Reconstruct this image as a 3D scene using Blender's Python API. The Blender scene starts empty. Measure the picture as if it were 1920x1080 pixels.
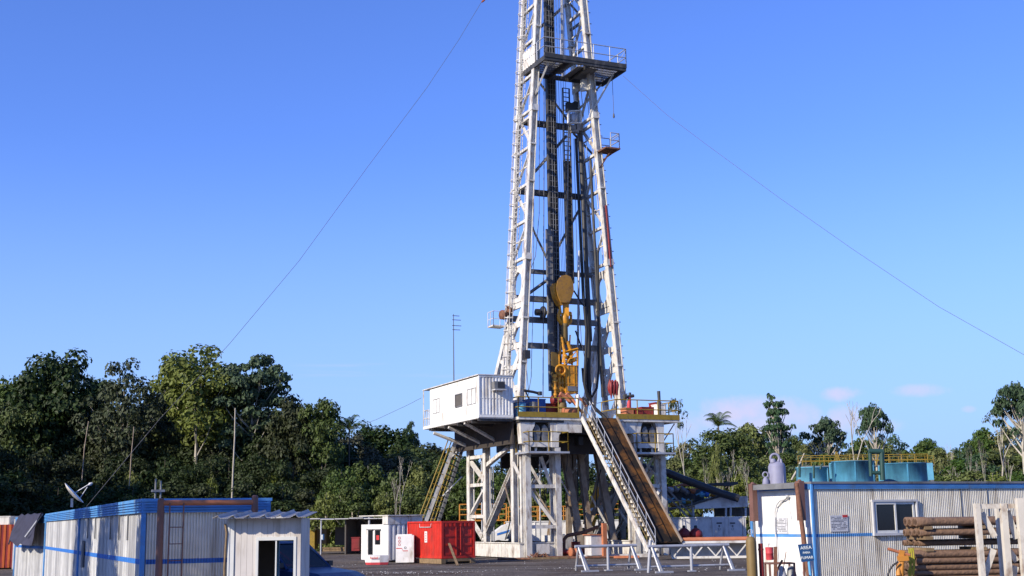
import bpy, math, random
from math import radians, sin, cos, pi, atan, sqrt
from mathutils import Vector, Matrix
random.seed(7)
D = bpy.data
SC = bpy.context.scene
COL = SC.collection
V = Vector

# ---------------------------------------------------------------- camera
FPX = 2400.0; ROLL = 0.015; PITCH = atan(440 / 2400.0); EYE = V((0, 0, 2.0))
FW = V((0, cos(PITCH), sin(PITCH)))
R0 = V((1, 0, 0)); U0 = V((0, -sin(PITCH), cos(PITCH)))
CR = R0 * cos(ROLL) - U0 * sin(ROLL)
CU = R0 * sin(ROLL) + U0 * cos(ROLL)
cam = D.cameras.new('camera'); cam.lens = 45.0; cam.sensor_width = 36.0
cam.clip_start = 0.5; cam.clip_end = 6000
co = D.objects.new('camera', cam); COL.objects.link(co)
m = Matrix((CR, CU, -FW)).transposed().to_4x4(); m.translation = EYE
co.matrix_world = m
SC.camera = co

# ---------------------------------------------------------------- light
SUN_DIR = V((-0.76, -0.65, 0)).normalized() * cos(radians(27)) + V((0, 0, sin(radians(27))))
w = D.worlds.new('World'); SC.world = w; w.use_nodes = True
nt = w.node_tree; N = nt.nodes; L = nt.links
for n in list(N): N.remove(n)
wo = N.new('ShaderNodeOutputWorld'); bg = N.new('ShaderNodeBackground')
sky = N.new('ShaderNodeTexSky'); sky.sky_type = 'NISHITA'; sky.sun_disc = False
sky.sun_elevation = radians(27); sky.sun_rotation = math.atan2(SUN_DIR.x, SUN_DIR.y)
sky.air_density = 1.0; sky.dust_density = 0.3; sky.ozone_density = 2.5; sky.altitude = 100
tint = N.new('ShaderNodeMix'); tint.data_type = 'RGBA'; tint.blend_type = 'MULTIPLY'; tint.inputs[0].default_value = 1.0
tint.inputs[7].default_value = (.68, .90, 1.66, 1)
L.new(sky.outputs[0], tint.inputs[6])
tc = N.new('ShaderNodeTexCoord')
mp = N.new('ShaderNodeMapping'); mp.inputs['Scale'].default_value = (1, 1, 2.6); mp.inputs['Location'].default_value = (3.2, 1.1, 0.35)
L.new(tc.outputs['Generated'], mp.inputs[0])
nz = N.new('ShaderNodeTexNoise'); nz.inputs['Scale'].default_value = 9.0; nz.inputs['Detail'].default_value = 6; nz.inputs['Roughness'].default_value = .5
L.new(mp.outputs[0], nz.inputs['Vector'])
cr = N.new('ShaderNodeValToRGB'); cr.color_ramp.elements[0].position = .43; cr.color_ramp.elements[1].position = .60
L.new(nz.outputs[0], cr.inputs[0])
sep = N.new('ShaderNodeSeparateXYZ'); L.new(tc.outputs['Generated'], sep.inputs[0])
def ramp(node_in, a, b, c0=0., c1=1.):
    r = N.new('ShaderNodeMapRange'); r.inputs[1].default_value = a; r.inputs[2].default_value = b
    r.inputs[3].default_value = c0; r.inputs[4].default_value = c1; r.interpolation_type = 'SMOOTHSTEP'
    L.new(node_in, r.inputs[0]); return r.outputs[0]
def mul(a, b):
    r = N.new('ShaderNodeMath'); r.operation = 'MULTIPLY'; L.new(a, r.inputs[0])
    if isinstance(b, float): r.inputs[1].default_value = b
    else: L.new(b, r.inputs[1])
    return r.outputs[0]
def add(a, b):
    r = N.new('ShaderNodeMath'); r.operation = 'ADD'; L.new(a, r.inputs[0]); L.new(b, r.inputs[1]); return r.outputs[0]
nzc = N.new('ShaderNodeTexNoise'); nzc.inputs['Scale'].default_value = 28.0; nzc.inputs['Detail'].default_value = 7; nzc.inputs['Roughness'].default_value = .62; L.new(tc.outputs['Generated'], nzc.inputs['Vector'])
def puff(px, py, wx, wy, k):
    r = (FWv + CRv * ((px - 960) / 2400.) + CUv * ((540 - py) / 2400.)).normalized()
    def term(o, c, s_):
        a = N.new('ShaderNodeMath'); a.operation = 'SUBTRACT'; L.new(o, a.inputs[0]); a.inputs[1].default_value = c
        b = N.new('ShaderNodeMath'); b.operation = 'DIVIDE'; L.new(a.outputs[0], b.inputs[0]); b.inputs[1].default_value = s_ / 2400.
        e = N.new('ShaderNodeMath'); e.operation = 'MULTIPLY'; L.new(b.outputs[0], e.inputs[0]); L.new(b.outputs[0], e.inputs[1]); return e.outputs[0]
    d = add(term(sep.outputs[0], r.x, wx), term(sep.outputs[2], r.z, wy))
    n_s = N.new('ShaderNodeMath'); n_s.operation = 'MULTIPLY_ADD'; L.new(nzc.outputs[0], n_s.inputs[0]); n_s.inputs[1].default_value = -4.2; L.new(d, n_s.inputs[2])
    return mul(ramp(n_s.outputs[0], -2.5, -.5, 1., 0.), k * 1.15)
FWv, CRv, CUv = FW, CR, CU
f1 = None
for c_ in ((1375, 770, 62, 26, .75), (1420, 800, 90, 22, .6), (1335, 785, 50, 20, .5), (1505, 782, 32, 26, .55), (1580, 738, 36, 14, .7), (1600, 785, 40, 26, .65), (1727, 732, 42, 12, .55), (1818, 767, 12, 6, .35), (1285, 800, 40, 24, .4), (1460, 775, 60, 24, .55), (1530, 800, 60, 18, .45), (1640, 800, 50, 14, .35)):
    q_ = puff(*c_)
    if f1 is None: f1 = q_
    else:
        mxn = N.new('ShaderNodeMath'); mxn.operation = 'MAXIMUM'; L.new(f1, mxn.inputs[0]); L.new(q_, mxn.inputs[1]); f1 = mxn.outputs[0]
low = mul(ramp(sep.outputs[2], .02, .06), ramp(sep.outputs[2], .095, .125, 1., 0.))
side = mul(ramp(sep.outputs[0], .11, .17), ramp(sep.outputs[0], .34, .40, 1., 0.))
# thin pink streak of high cloud over the forest
mp2 = N.new('ShaderNodeMapping'); mp2.inputs['Scale'].default_value = (1, 1, 16); L.new(tc.outputs['Generated'], mp2.inputs[0])
nz2 = N.new('ShaderNodeTexNoise'); nz2.inputs['Scale'].default_value = 7.0; nz2.inputs['Detail'].default_value = 3; L.new(mp2.outputs[0], nz2.inputs['Vector'])
st = mul(ramp(nz2.outputs[0], .5, .75), mul(ramp(sep.outputs[2], .10, .115), ramp(sep.outputs[2], .125, .14, 1., 0.)))
st = mul(mul(st, ramp(sep.outputs[0], -.2, -.12, 0., 1.)), 0.35)
st = mul(st, ramp(sep.outputs[0], -.03, 0.02, 1., 0.))
fac = add(f1, st)
hz_ = N.new('ShaderNodeMix'); hz_.data_type = 'RGBA'; L.new(ramp(sep.outputs[2], .0, .30, .9, 0.), hz_.inputs[0]); L.new(tint.outputs[2], hz_.inputs[6]); hz_.inputs[7].default_value = (2.6, 4.1, 7.0, 1)
mix = N.new('ShaderNodeMix'); mix.data_type = 'RGBA'
L.new(fac, mix.inputs[0]); L.new(hz_.outputs[2], mix.inputs[6]); mix.inputs[7].default_value = (5.1, 4.85, 6.5, 1)
L.new(mix.outputs[2], bg.inputs[0]); bg.inputs[1].default_value = 0.105
L.new(bg.outputs[0], wo.inputs[0])
sl = D.lights.new('sun', 'SUN'); sl.energy = 4.6; sl.angle = radians(.5); sl.color = (1, .90, .74)
so = D.objects.new('sun', sl); COL.objects.link(so); so.rotation_euler = SUN_DIR.to_track_quat('Z', 'Y').to_euler(); so.location = (-40, -20, 60)
vs = SC.view_settings; vs.view_transform = 'Standard'; vs.look = 'None'; vs.gamma = 1; vs.exposure = 0.45; vs.use_curve_mapping = False
SC.cycles.max_bounces = 6; SC.cycles.transparent_max_bounces = 8

# ---------------------------------------------------------------- where things stand
def ray(px, py):
    return FW + CR * ((px - 960) / FPX) + CU * ((540 - py) / FPX)
def onp(px, py, o, n):
    r = ray(px, py); return EYE + r * ((V(o) - EYE).dot(V(n)) / r.dot(V(n)))
def G(px, py, z=0): return onp(px, py, (0, 0, z), (0, 0, 1))
def P(px, py, Y): return onp(px, py, (0, Y, 0), (0, 1, 0))
class Fr:
    def __init__(s, o, deg):
        s.o = V(o); a = radians(deg); s.u = V((cos(a), sin(a), 0)); s.v = V((-sin(a), cos(a), 0)); s.w = V((0, 0, 1)); s.deg = deg
    def __call__(s, a, d, z): return s.o + s.u * a + s.v * d + s.w * z
    def px(s, x, y, d): return onp(x, y, s.o + s.v * d, s.v)      # point of the photo on the frame's plane at depth d
    def side(s, x, y, a): return onp(x, y, s.o + s.u * a, s.u)
    def co(s, p): q = V(p) - s.o; return q.dot(s.u), q.dot(s.v), q.z

# ---------------------------------------------------------------- materials
def mat(name, col, rough=.6, metal=0., var=.12, vs_=3., dirt=None, dirt_amt=.5, dirt_scale=(3, 3, .6), bump=0., bscale=20., spec=.4, fine=0.):
    m = D.materials.new(name); m.use_nodes = True; t = m.node_tree; n = t.nodes; l = t.links
    b = n['Principled BSDF']; b.inputs['Roughness'].default_value = rough; b.inputs['Metallic'].default_value = metal
    b.inputs['Specular IOR Level'].default_value = spec
    c = n.new('ShaderNodeTexCoord')
    z = n.new('ShaderNodeTexNoise'); z.inputs['Scale'].default_value = vs_; z.inputs['Detail'].default_value = 5; l.new(c.outputs['Object'], z.inputs[0])
    r = n.new('ShaderNodeMapRange'); r.inputs[1].default_value = .3; r.inputs[2].default_value = .7; r.inputs[3].default_value = 1 - var; r.inputs[4].default_value = 1 + var * .6
    l.new(z.outputs[0], r.inputs[0])
    h = n.new('ShaderNodeHueSaturation'); h.inputs['Color'].default_value = (*col, 1); l.new(r.outputs[0], h.inputs['Value'])
    out = h.outputs[0]
    if dirt:
        mpn = n.new('ShaderNodeMapping'); mpn.inputs['Scale'].default_value = dirt_scale; l.new(c.outputs['Object'], mpn.inputs[0])
        z2 = n.new('ShaderNodeTexNoise'); z2.inputs['Scale'].default_value = 1.; z2.inputs['Detail'].default_value = 8; z2.inputs['Roughness'].default_value = .65; l.new(mpn.outputs[0], z2.inputs[0])
        rp = n.new('ShaderNodeMapRange'); rp.inputs[1].default_value = .66 - .25 * dirt_amt; rp.inputs[2].default_value = .82 - .2 * dirt_amt; l.new(z2.outputs[0], rp.inputs[0])
        rp.inputs[4].default_value = .85
        mx = n.new('ShaderNodeMix'); mx.data_type = 'RGBA'; l.new(rp.outputs[0], mx.inputs[0]); l.new(out, mx.inputs[6]); mx.inputs[7].default_value = (*dirt, 1)
        out = mx.outputs[2]
    l.new(out, b.inputs['Base Color'])
    if bump:
        z3 = n.new('ShaderNodeTexNoise'); z3.inputs['Scale'].default_value = bscale; z3.inputs['Detail'].default_value = 4; l.new(c.outputs['Object'], z3.inputs[0])
        bp = n.new('ShaderNodeBump'); bp.inputs['Strength'].default_value = bump; bp.inputs['Distance'].default_value = .05; l.new(z3.outputs[0], bp.inputs['Height']); l.new(bp.outputs[0], b.inputs['Normal'])
    return m
RUST = (.16, .07, .03)
M = dict(
 rigwhite=mat('weathered_white_paint', (.62, .595, .54), .55, var=.14, dirt=(.18, .11, .07), dirt_amt=.64, dirt_scale=(3.2, 3.2, 1.3)),
 white=mat('white_paint', (.72, .71, .68), .5, var=.1, dirt=(.36, .30, .23), dirt_amt=.5, dirt_scale=(2, 2, .6)),
 cabin=mat('cabin_white_paint', (.76, .75, .71), .5, var=.08, dirt=(.36, .29, .20), dirt_amt=.5, dirt_scale=(1.5, 1.5, .5)),
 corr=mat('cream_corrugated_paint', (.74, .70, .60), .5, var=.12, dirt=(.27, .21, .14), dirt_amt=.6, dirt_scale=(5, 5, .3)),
 corrside=mat('shaded_streaked_white_paint', (.50, .50, .49), .5, var=.18, dirt=(.20, .20, .21), dirt_amt=.95, dirt_scale=(2.2, 2.2, .14)),  # grey streaks are weathering; base and streaks also darkened for weaker sun
 tankwhite=mat('tank_white_paint', (.60, .59, .57), .5, var=.12, dirt=(.22, .16, .12), dirt_amt=.6, dirt_scale=(1, 1, .5)),
 pale=mat('pale_grey_white', (.5, .5, .5), .6, dirt=(.2, .18, .16), dirt_amt=.5),
 blue=mat('faded_blue_trim', (.085, .27, .58), .5, var=.2, dirt=(.16, .18, .21), dirt_amt=.5, dirt_scale=(2, 2, 2)),
 bluestripe=mat('blue_stripe_paint', (.03, .15, .48), .5, var=.12),
 tankblue=mat('turquoise_tank_paint', (.075, .27, .40), .5, var=.35, vs_=1.4, dirt=(.03, .09, .16), dirt_amt=.8, dirt_scale=(1.6, 1.6, .3)),
 tankcyan=mat('light_blue_tank_paint', (.13, .38, .52), .45, var=.15, dirt=(.1, .2, .3), dirt_amt=.4),
 red=mat('red_container_paint', (.52, .026, .014), .5, var=.22, vs_=2.5, dirt=(.22, .045, .03), dirt_amt=.62, dirt_scale=(3, 3, .7)),
 redd=mat('dull_red_paint', (.22, .022, .02), .5, var=.2, dirt=(.1, .03, .02), dirt_amt=.5),
 pink=mat('faded_pink_red', (.50, .05, .06), .6),
 orange=mat('orange_rust_cloth', (.42, .09, .02), .8, dirt=(.12, .03, .01), dirt_amt=.6),
 yellow=mat('safety_yellow', (.30, .20, .02), .55, var=.3, dirt=(.09, .06, .03), dirt_amt=.6, dirt_scale=(3, 3, 3)),
 yellowo=mat('orange_yellow_rail', (.48, .20, .03), .5, var=.15),
 drive=mat('amber_equipment_paint', (.62, .27, .015), .42, var=.2, vs_=4, dirt=(.12, .06, .02), dirt_amt=.62, dirt_scale=(3.5, 3.5, 2.5)),
 block=mat('worn_ochre_plate', (.40, .20, .03), .6, var=.3, vs_=3, dirt=(.12, .07, .04), dirt_amt=.75, dirt_scale=(3, 3, 3)),
 legtan=mat('stained_leg_paint', (.36, .29, .22), .7, var=.25, dirt=(.14, .08, .05), dirt_amt=.7, dirt_scale=(2, 2, .8)),
 rust=mat('rusty_steel', (.19, .085, .05), .8, var=.3, vs_=6, dirt=(.07, .04, .03), dirt_amt=.6, dirt_scale=(4, 4, 4), bump=.3),
 rustpipe=mat('rusty_drill_pipe', (.21, .125, .075), .8, var=.35, vs_=5, dirt=(.07, .045, .035), dirt_amt=.6, dirt_scale=(5, 5, 5), bump=.4),
 rustorange=mat('orange_rust_pipe', (.42, .15, .07), .8, var=.2),
 ramp=mat('rust_worn_ramp_plate', (.022, .017, .013), .85, spec=.15, var=.3, vs_=1.2, dirt=(.19, .078, .018), dirt_amt=.72, dirt_scale=(1., 1., .55)),
 brown=mat('brown_painted_pipe', (.17, .085, .065), .6, var=.2, dirt=(.24, .06, .03), dirt_amt=.5),
 dark=mat('dark_greasy_steel', (.05, .048, .045), .55, var=.3, dirt=(.13, .12, .11), dirt_amt=.55, dirt_scale=(3, 3, 1)),
 greysteel=mat('grey_steel', (.20, .20, .20), .5, metal=.2, var=.25, dirt=(.08, .06, .05), dirt_amt=.6),
 galv=mat('galvanised_pipe', (.42, .43, .46), .45, metal=.3, var=.12, dirt=(.2, .18, .16), dirt_amt=.4),
 under=mat('shaded_stained_underside', (.045, .036, .03), .8, dirt=(.10, .08, .06), dirt_amt=.4),  # cabin's shade put into the base colour, lighter stains over it
 black=mat('black_rubber', (.015, .015, .016), .6),
 blackm=mat('black_metal', (.03, .03, .032), .5),
 wood=mat('weathered_timber', (.22, .15, .08), .85, var=.3, vs_=8, dirt=(.08, .05, .03), dirt_amt=.5),
 zinc=mat('corrugated_zinc_roof', (.34, .33, .32), .6, metal=.1, var=.2, dirt=(.20, .12, .07), dirt_amt=.55, dirt_scale=(4, 4, 4)),
 booth=mat('booth_off_white_panel', (.60, .555, .50), .6, var=.1, dirt=(.33, .27, .2), dirt_amt=.55, dirt_scale=(4, 4, .8)),
 pale2=mat('dull_ramp_edge', (.26, .21, .17), .7, dirt=(.1, .06, .04), dirt_amt=.6),
 silo=mat('grey_violet_silo_paint', (.24, .24, .33), .6, var=.1, dirt=(.15, .14, .18), dirt_amt=.4),
 glass=mat('dark_window_glass', (.012, .013, .016), .12, spec=.5),
 frame=mat('window_frame_paint', (.62, .62, .58), .5),
 carblue=mat('blue_car_paint', (.010, .035, .10), .38, spec=.3, var=.05),
 tyre=mat('tyre_rubber', (.02, .02, .02), .8),
 tarp=mat('dark_tarpaulin', (.035, .035, .06), .8, var=.3),
 cable=mat('steel_cable', (.10, .10, .11), .6),
 paper=mat('printed_paper', (.55, .55, .56), .8, var=.1, vs_=40),
 ink=mat('black_ink', (.08, .08, .09), .8), redink=mat('red_ink', (.5, .04, .04), .8), whiteink=mat('white_lettering', (.7, .75, .75), .7),
 signblue=mat('dark_blue_sign', (.012, .06, .17), .5), polelight=mat('light_blue_pole', (.12, .38, .65), .5),
 green=mat('dark_green_paint', (.02, .06, .05), .5), olive=mat('olive_rope', (.38, .34, .04), .9),
 drumblue=mat('blue_plastic', (.02, .09, .30), .4), khaki=mat('khaki_yellow_machine', (.18, .12, .04), .6, dirt=(.06, .05, .03), dirt_amt=.6),
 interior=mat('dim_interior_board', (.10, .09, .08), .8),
)
def leafmat(name, col, hv=.03, vv=.35):
    m = D.materials.new(name); m.use_nodes = True; t = m.node_tree; n = t.nodes; l = t.links
    b = n['Principled BSDF']; b.inputs['Roughness'].default_value = .55; b.inputs['Specular IOR Level'].default_value = .25
    oi = n.new('ShaderNodeObjectInfo'); c = n.new('ShaderNodeTexCoord')
    z = n.new('ShaderNodeTexNoise'); z.inputs['Scale'].default_value = .9; z.inputs['Detail'].default_value = 6; l.new(c.outputs['Object'], z.inputs[0])
    h = n.new('ShaderNodeHueSaturation'); h.inputs['Color'].default_value = (*col, 1)
    r1 = n.new('ShaderNodeMapRange'); r1.inputs[3].default_value = .5 - hv; r1.inputs[4].default_value = .5 + hv; l.new(oi.outputs['Random'], r1.inputs[0]); l.new(r1.outputs[0], h.inputs['Hue'])
    r2 = n.new('ShaderNodeMapRange'); r2.inputs[1].default_value = .3; r2.inputs[2].default_value = .7; r2.inputs[3].default_value = 1 - vv; r2.inputs[4].default_value = 1 + vv * 1.6; l.new(z.outputs[0], r2.inputs[0]); l.new(r2.outputs[0], h.inputs['Value'])
    r3 = n.new('ShaderNodeMapRange'); r3.inputs[3].default_value = .8; r3.inputs[4].default_value = 1.05; l.new(oi.outputs['Random'], r3.inputs[0]); l.new(r3.outputs[0], h.inputs['Saturation'])
    l.new(h.outputs[0], b.inputs['Base Color'])
    tr = n.new('ShaderNodeBsdfTranslucent'); l.new(h.outputs[0], tr.inputs[0])
    ms = n.new('ShaderNodeMixShader'); ms.inputs[0].default_value = .2; l.new(b.outputs[0], ms.inputs[1]); l.new(tr.outputs[0], ms.inputs[2])
    l.new(ms.outputs[0], n['Material Output'].inputs[0])
    return m
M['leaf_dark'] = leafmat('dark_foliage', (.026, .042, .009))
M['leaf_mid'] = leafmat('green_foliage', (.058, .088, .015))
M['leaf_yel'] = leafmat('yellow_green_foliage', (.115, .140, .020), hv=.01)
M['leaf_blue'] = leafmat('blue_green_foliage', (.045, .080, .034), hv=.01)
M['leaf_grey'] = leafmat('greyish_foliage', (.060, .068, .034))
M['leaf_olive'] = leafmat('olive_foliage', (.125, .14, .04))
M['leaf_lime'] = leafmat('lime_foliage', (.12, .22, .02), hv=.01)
M['bark'] = mat('pale_bark', (.42, .38, .31), .8, var=.2, vs_=2, dirt=(.16, .13, .1), dirt_amt=.5)
M['bark_dark'] = mat('dark_bark', (.12, .10, .08), .9, var=.2)

# ---------------------------------------------------------------- mesh builder
class MB:
    def __init__(s): s.v = []; s.f = []; s.sm = []
    def add(s, vs, fs, smooth=False):
        n = len(s.v); s.v += [V(x) for x in vs]; s.f += [tuple(i + n for i in f) for f in fs]; s.sm += [smooth] * len(fs); return s
    def par(s, o, ex, ey, ez):
        o, ex, ey, ez = V(o), V(ex), V(ey), V(ez)
        if ex.cross(ey).dot(ez) < 0: o = o + ez; ez = -ez
        return s.add([o, o + ex, o + ex + ey, o + ey, o + ez, o + ex + ez, o + ex + ey + ez, o + ey + ez],
                     [(0, 3, 2, 1), (4, 5, 6, 7), (0, 1, 5, 4), (1, 2, 6, 5), (2, 3, 7, 6), (3, 0, 4, 7)])
    def bx(s, fr, a0, a1, d0, d1, z0, z1):
        return s.par(fr(a0, d0, z0), fr.u * (a1 - a0), fr.v * (d1 - d0), V((0, 0, z1 - z0)))
    def beam(s, p, q, w, h=None, side=None, kind='box'):
        p, q = V(p), V(q); h = h or w; d = (q - p); ln = d.length
        if ln < 1e-6: return s
        d /= ln
        x = V(side) if side is not None else (V((1, 0, 0)) if abs(d.x) < .9 else V((0, 1, 0)))
        x = (x - d * x.dot(d)).normalized(); y = d.cross(x)
        if kind == 'H':                                           # flanges on the +y / -y sides
            t = min(w, h) * .14
            for k in (-1, 1): s.par(p - x * w / 2 + y * (k * (h / 2) - (t if k > 0 else 0)), x * w, y * t, d * ln)
            s.par(p - x * t / 2 - y * (h / 2 - t), x * t, y * (h - 2 * t), d * ln)
            return s
        return s.par(p - x * w / 2 - y * h / 2, x * w, y * h, d * ln)
    def tube(s, p, q, r, n=8, r2=None, caps=True):
        return s.path([p, q], [r, r if r2 is None else r2], n, caps)
    def path(s, pts, r, n=8, caps=True):
        pts = [V(p) for p in pts]; rs = r if isinstance(r, (list, tuple)) else [r] * len(pts)
        rings = []; prev = None
        for i, p in enumerate(pts):
            d = (pts[min(i + 1, len(pts) - 1)] - pts[max(i - 1, 0)]).normalized()
            x = prev if prev is not None else (V((1, 0, 0)) if abs(d.x) < .8 else V((0, 1, 0)))
            x = (x - d * x.dot(d)).normalized(); prev = x; y = d.cross(x)
            rings.append([p + (x * cos(2 * pi * k / n) + y * sin(2 * pi * k / n)) * rs[i] for k in range(n)])
        vs = [q for g in rings for q in g]; fs = []
        for i in range(len(pts) - 1):
            for k in range(n):
                a = i * n + k; b = i * n + (k + 1) % n; fs.append((a, b, b + n, a + n))
        s.add(vs, fs, True)
        if caps: s.add(rings[0], [tuple(reversed(range(n)))]); s.add(rings[-1], [tuple(range(n))])
        return s
    def lathe(s, o, prof, n=24, axis=(0, 0, 1), smooth=True):
        o = V(o); d = V(axis).normalized(); x = V((1, 0, 0)) if abs(d.x) < .9 else V((0, 1, 0)); x = (x - d * x.dot(d)).normalized(); y = d.cross(x)
        vs = []; fs = []
        for r, z in prof:
            vs += [o + d * z + (x * cos(2 * pi * k / n) + y * sin(2 * pi * k / n)) * r for k in range(n)]
        for i in range(len(prof) - 1):
            for k in range(n):
                a = i * n + k; b = i * n + (k + 1) % n; fs.append((a, b, b + n, a + n))
        s.add(vs, fs, smooth)
        if prof[0][0] > 0: s.add(vs[:n], [tuple(reversed(range(n)))])
        if prof[-1][0] > 0: s.add(vs[-n:], [tuple(range(n))])
        return s
    def prism(s, pts, ex):                                        # planar outline pushed along ex
        pts = [V(p) for p in pts]; ex = V(ex); n = len(pts)
        nn = sum(((pts[i] - pts[0]).cross(pts[(i + 1) % n] - pts[0]) for i in range(n)), V((0, 0, 0)))
        if nn.dot(ex) < 0: pts.reverse()
        return s.add(pts + [p + ex for p in pts], [tuple(reversed(range(n))), tuple(range(n, 2 * n))] + [(i, (i + 1) % n, (i + 1) % n + n, i + n) for i in range(n)])
    def corr(s, fr, a0, a1, z0, z1, d=0, pitch=.056, amp=.012, axis='a'):
        """ribbed sheet facing -d (axis 'a') or -a (axis 'd')"""
        k = max(1, round((a1 - a0) / pitch)); st = (a1 - a0) / k; pr = []
        for i in range(k):
            b = a0 + i * st
            pr += [(b, 0), (b + st * .40, 0), (b + st * .5, amp), (b + st * .9, amp)]
        pr.append((a1, 0))
        f = (lambda t, o, z: fr(t, d + o, z)) if axis == 'a' else (lambda t, o, z: fr(d + o, t, z))
        vs = [f(t, o, z0) for t, o in pr] + [f(t, o, z1) for t, o in pr]; n = len(pr)
        fs = [(i, i + 1, i + 1 + n, i + n) if axis == 'a' else (i + 1, i, i + n, i + 1 + n) for i in range(n - 1)]
        return s.add(vs, fs)
    def ring(s, c, r, rt, axis, n=20, m_=6, a0=0, a1=2 * pi, sc=1.):
        c = V(c); d = V(axis).normalized(); x = V((0, 0, 1)) - d * d.z; x = x.normalized() if x.length > .01 else V((1, 0, 0)); y = d.cross(x)
        closed = abs(a1 - a0 - 2 * pi) < 1e-6
        return s.path([c + (x * cos(a0 + (a1 - a0) * k / n) * sc + y * sin(a0 + (a1 - a0) * k / n)) * r for k in range(n + 1)], rt, m_, not closed)
    def build(s, name, material, parent=None, **kw):
        base = V((0, 0, 0)); q = parent
        while q is not None: base = base + q.location; q = q.parent
        me = D.meshes.new(name); me.from_pydata([v - base for v in s.v], [], s.f); me.polygons.foreach_set('use_smooth', s.sm)
        me.materials.append(M[material] if isinstance(material, str) else material); me.update()
        o = D.objects.new(name, me); COL.objects.link(o)
        if parent is not None: o.parent = parent
        for k_, v_ in kw.items(): o[k_] = v_
        return o
def thing(name, label, cat, loc=(0, 0, 0), group=None):
    o = D.objects.new(name, None); COL.objects.link(o); o.location = loc; o.empty_display_size = .3
    o['label'] = label; o['category'] = cat
    if group: o['group'] = group
    return o
def solo(mb, name, material, label, cat, group=None, base=None):
    """a thing that is one mesh, its origin at its base"""
    if base is None:
        c = sum(mb.v, V((0, 0, 0))) / len(mb.v); base = V((c.x, c.y, min(v.z for v in mb.v)))
    base = V(base); mb.v = [v - base for v in mb.v]
    o = mb.build(name, material); o.location = base; o['label'] = label; o['category'] = cat
    if group: o['group'] = group
    return o
def copy_tree(o, parent=None):
    c = o.copy(); COL.objects.link(c); c.parent = parent
    for ch in [k for k in D.objects if k.parent == o]: copy_tree(ch, c)
    return c
def text(s_, size, origin, xdir, zdir, material, parent, name='lettering', depth=.004):
    cu = D.curves.new('tmp', 'FONT'); cu.body = s_; cu.size = size; cu.extrude = depth; cu.align_x = 'CENTER'; cu.align_y = 'CENTER'
    t = D.objects.new('tmp', cu); COL.objects.link(t); dg = bpy.context.evaluated_depsgraph_get()
    me = D.meshes.new_from_object(t.evaluated_get(dg)); D.objects.remove(t)
    x = V(xdir).normalized(); z = V(zdir).normalized(); y = x.cross(z)  # into the wall
    mb = MB(); mb.add([V(origin) + x * v.co.x + z * v.co.y - y * v.co.z for v in me.vertices], [tuple(p.vertices) for p in me.polygons])
    return mb.build(name, material, parent)
def rail(mb, pts, h=1.05, post=1.4, r=.025, mids=1, posts=True, n=6):
    up = V((0, 0, 1))
    for p, q in zip(pts, pts[1:]):
        p, q = V(p), V(q); k = max(1, round((q - p).length / post))
        for j in range(1, mids + 2): mb.tube(p + up * h * j / (mids + 1), q + up * h * j / (mids + 1), r, n)
        for i in range(k + 1):
            c = p.lerp(q, i / k); mb.tube(c, c + up * h, r, n)
    return mb
RIG = Fr(G(987, 1048), 24)

# ================================================================ the setting
g = MB(); nx, ny = 60, 60
def gz(x, y): return 0.05 * sin(x * .31 + y * .17) * cos(y * .23) if 40 < y < 110 and abs(x) < 60 else 0
xs = [-3000, -900, -300, -120] + [-60 + 2 * i for i in range(61)] + [120, 300, 900, 3000]
ys = [-200, -50, 0, 20] + [40 + 2 * i for i in range(41)] + [160, 250, 500, 1500, 4500]
g.add([(x, y, -abs(gz(x, y)) * .6) for y in ys for x in xs], [(j * len(xs) + i, j * len(xs) + i + 1, (j + 1) * len(xs) + i + 1, (j + 1) * len(xs) + i) for j in range(len(ys) - 1) for i in range(len(xs) - 1)], True)
gm = D.materials.new('gravel_yard'); gm.use_nodes = True; t_ = gm.node_tree; n_ = t_.nodes; l_ = t_.links
b_ = n_['Principled BSDF']; b_.inputs['Roughness'].default_value = .95; b_.inputs['Specular IOR Level'].default_value = .15
c_ = n_.new('ShaderNodeTexCoord')
za = n_.new('ShaderNodeTexNoise'); za.inputs['Scale'].default_value = 4.; za.inputs['Detail'].default_value = 10; za.inputs['Roughness'].default_value = .75; l_.new(c_.outputs['Object'], za.inputs[0])
ra = n_.new('ShaderNodeValToRGB'); l_.new(za.outputs[0], ra.inputs[0])
ra.color_ramp.elements[0].position = .3; ra.color_ramp.elements[0].color = (.050, .044, .040, 1); ra.color_ramp.elements[1].position = .72; ra.color_ramp.elements[1].color = (.19, .16, .135, 1)
zb = n_.new('ShaderNodeTexNoise'); zb.inputs['Scale'].default_value = .25; zb.inputs['Detail'].default_value = 4; l_.new(c_.outputs['Object'], zb.inputs[0])
rb = n_.new('ShaderNodeMapRange'); rb.inputs[1].default_value = .45; rb.inputs[2].default_value = .65; l_.new(zb.outputs[0], rb.inputs[0])
mr_ = n_.new('ShaderNodeMapping'); mr_.inputs['Scale'].default_value = (.06, .9, 1); mr_.inputs['Rotation'].default_value = (0, 0, .12); l_.new(c_.outputs['Object'], mr_.inputs[0])
zr_ = n_.new('ShaderNodeTexNoise'); zr_.inputs['Scale'].default_value = 1.6; zr_.inputs['Detail'].default_value = 5; l_.new(mr_.outputs[0], zr_.inputs[0])
rr_ = n_.new('ShaderNodeMapRange'); rr_.inputs[1].default_value = .35; rr_.inputs[2].default_value = .65; rr_.inputs[3].default_value = .65; rr_.inputs[4].default_value = 1.5; l_.new(zr_.outputs[0], rr_.inputs[0])
hv_ = n_.new('ShaderNodeHueSaturation'); l_.new(ra.outputs[0], hv_.inputs['Color']); l_.new(rr_.outputs[0], hv_.inputs['Value'])
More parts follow.
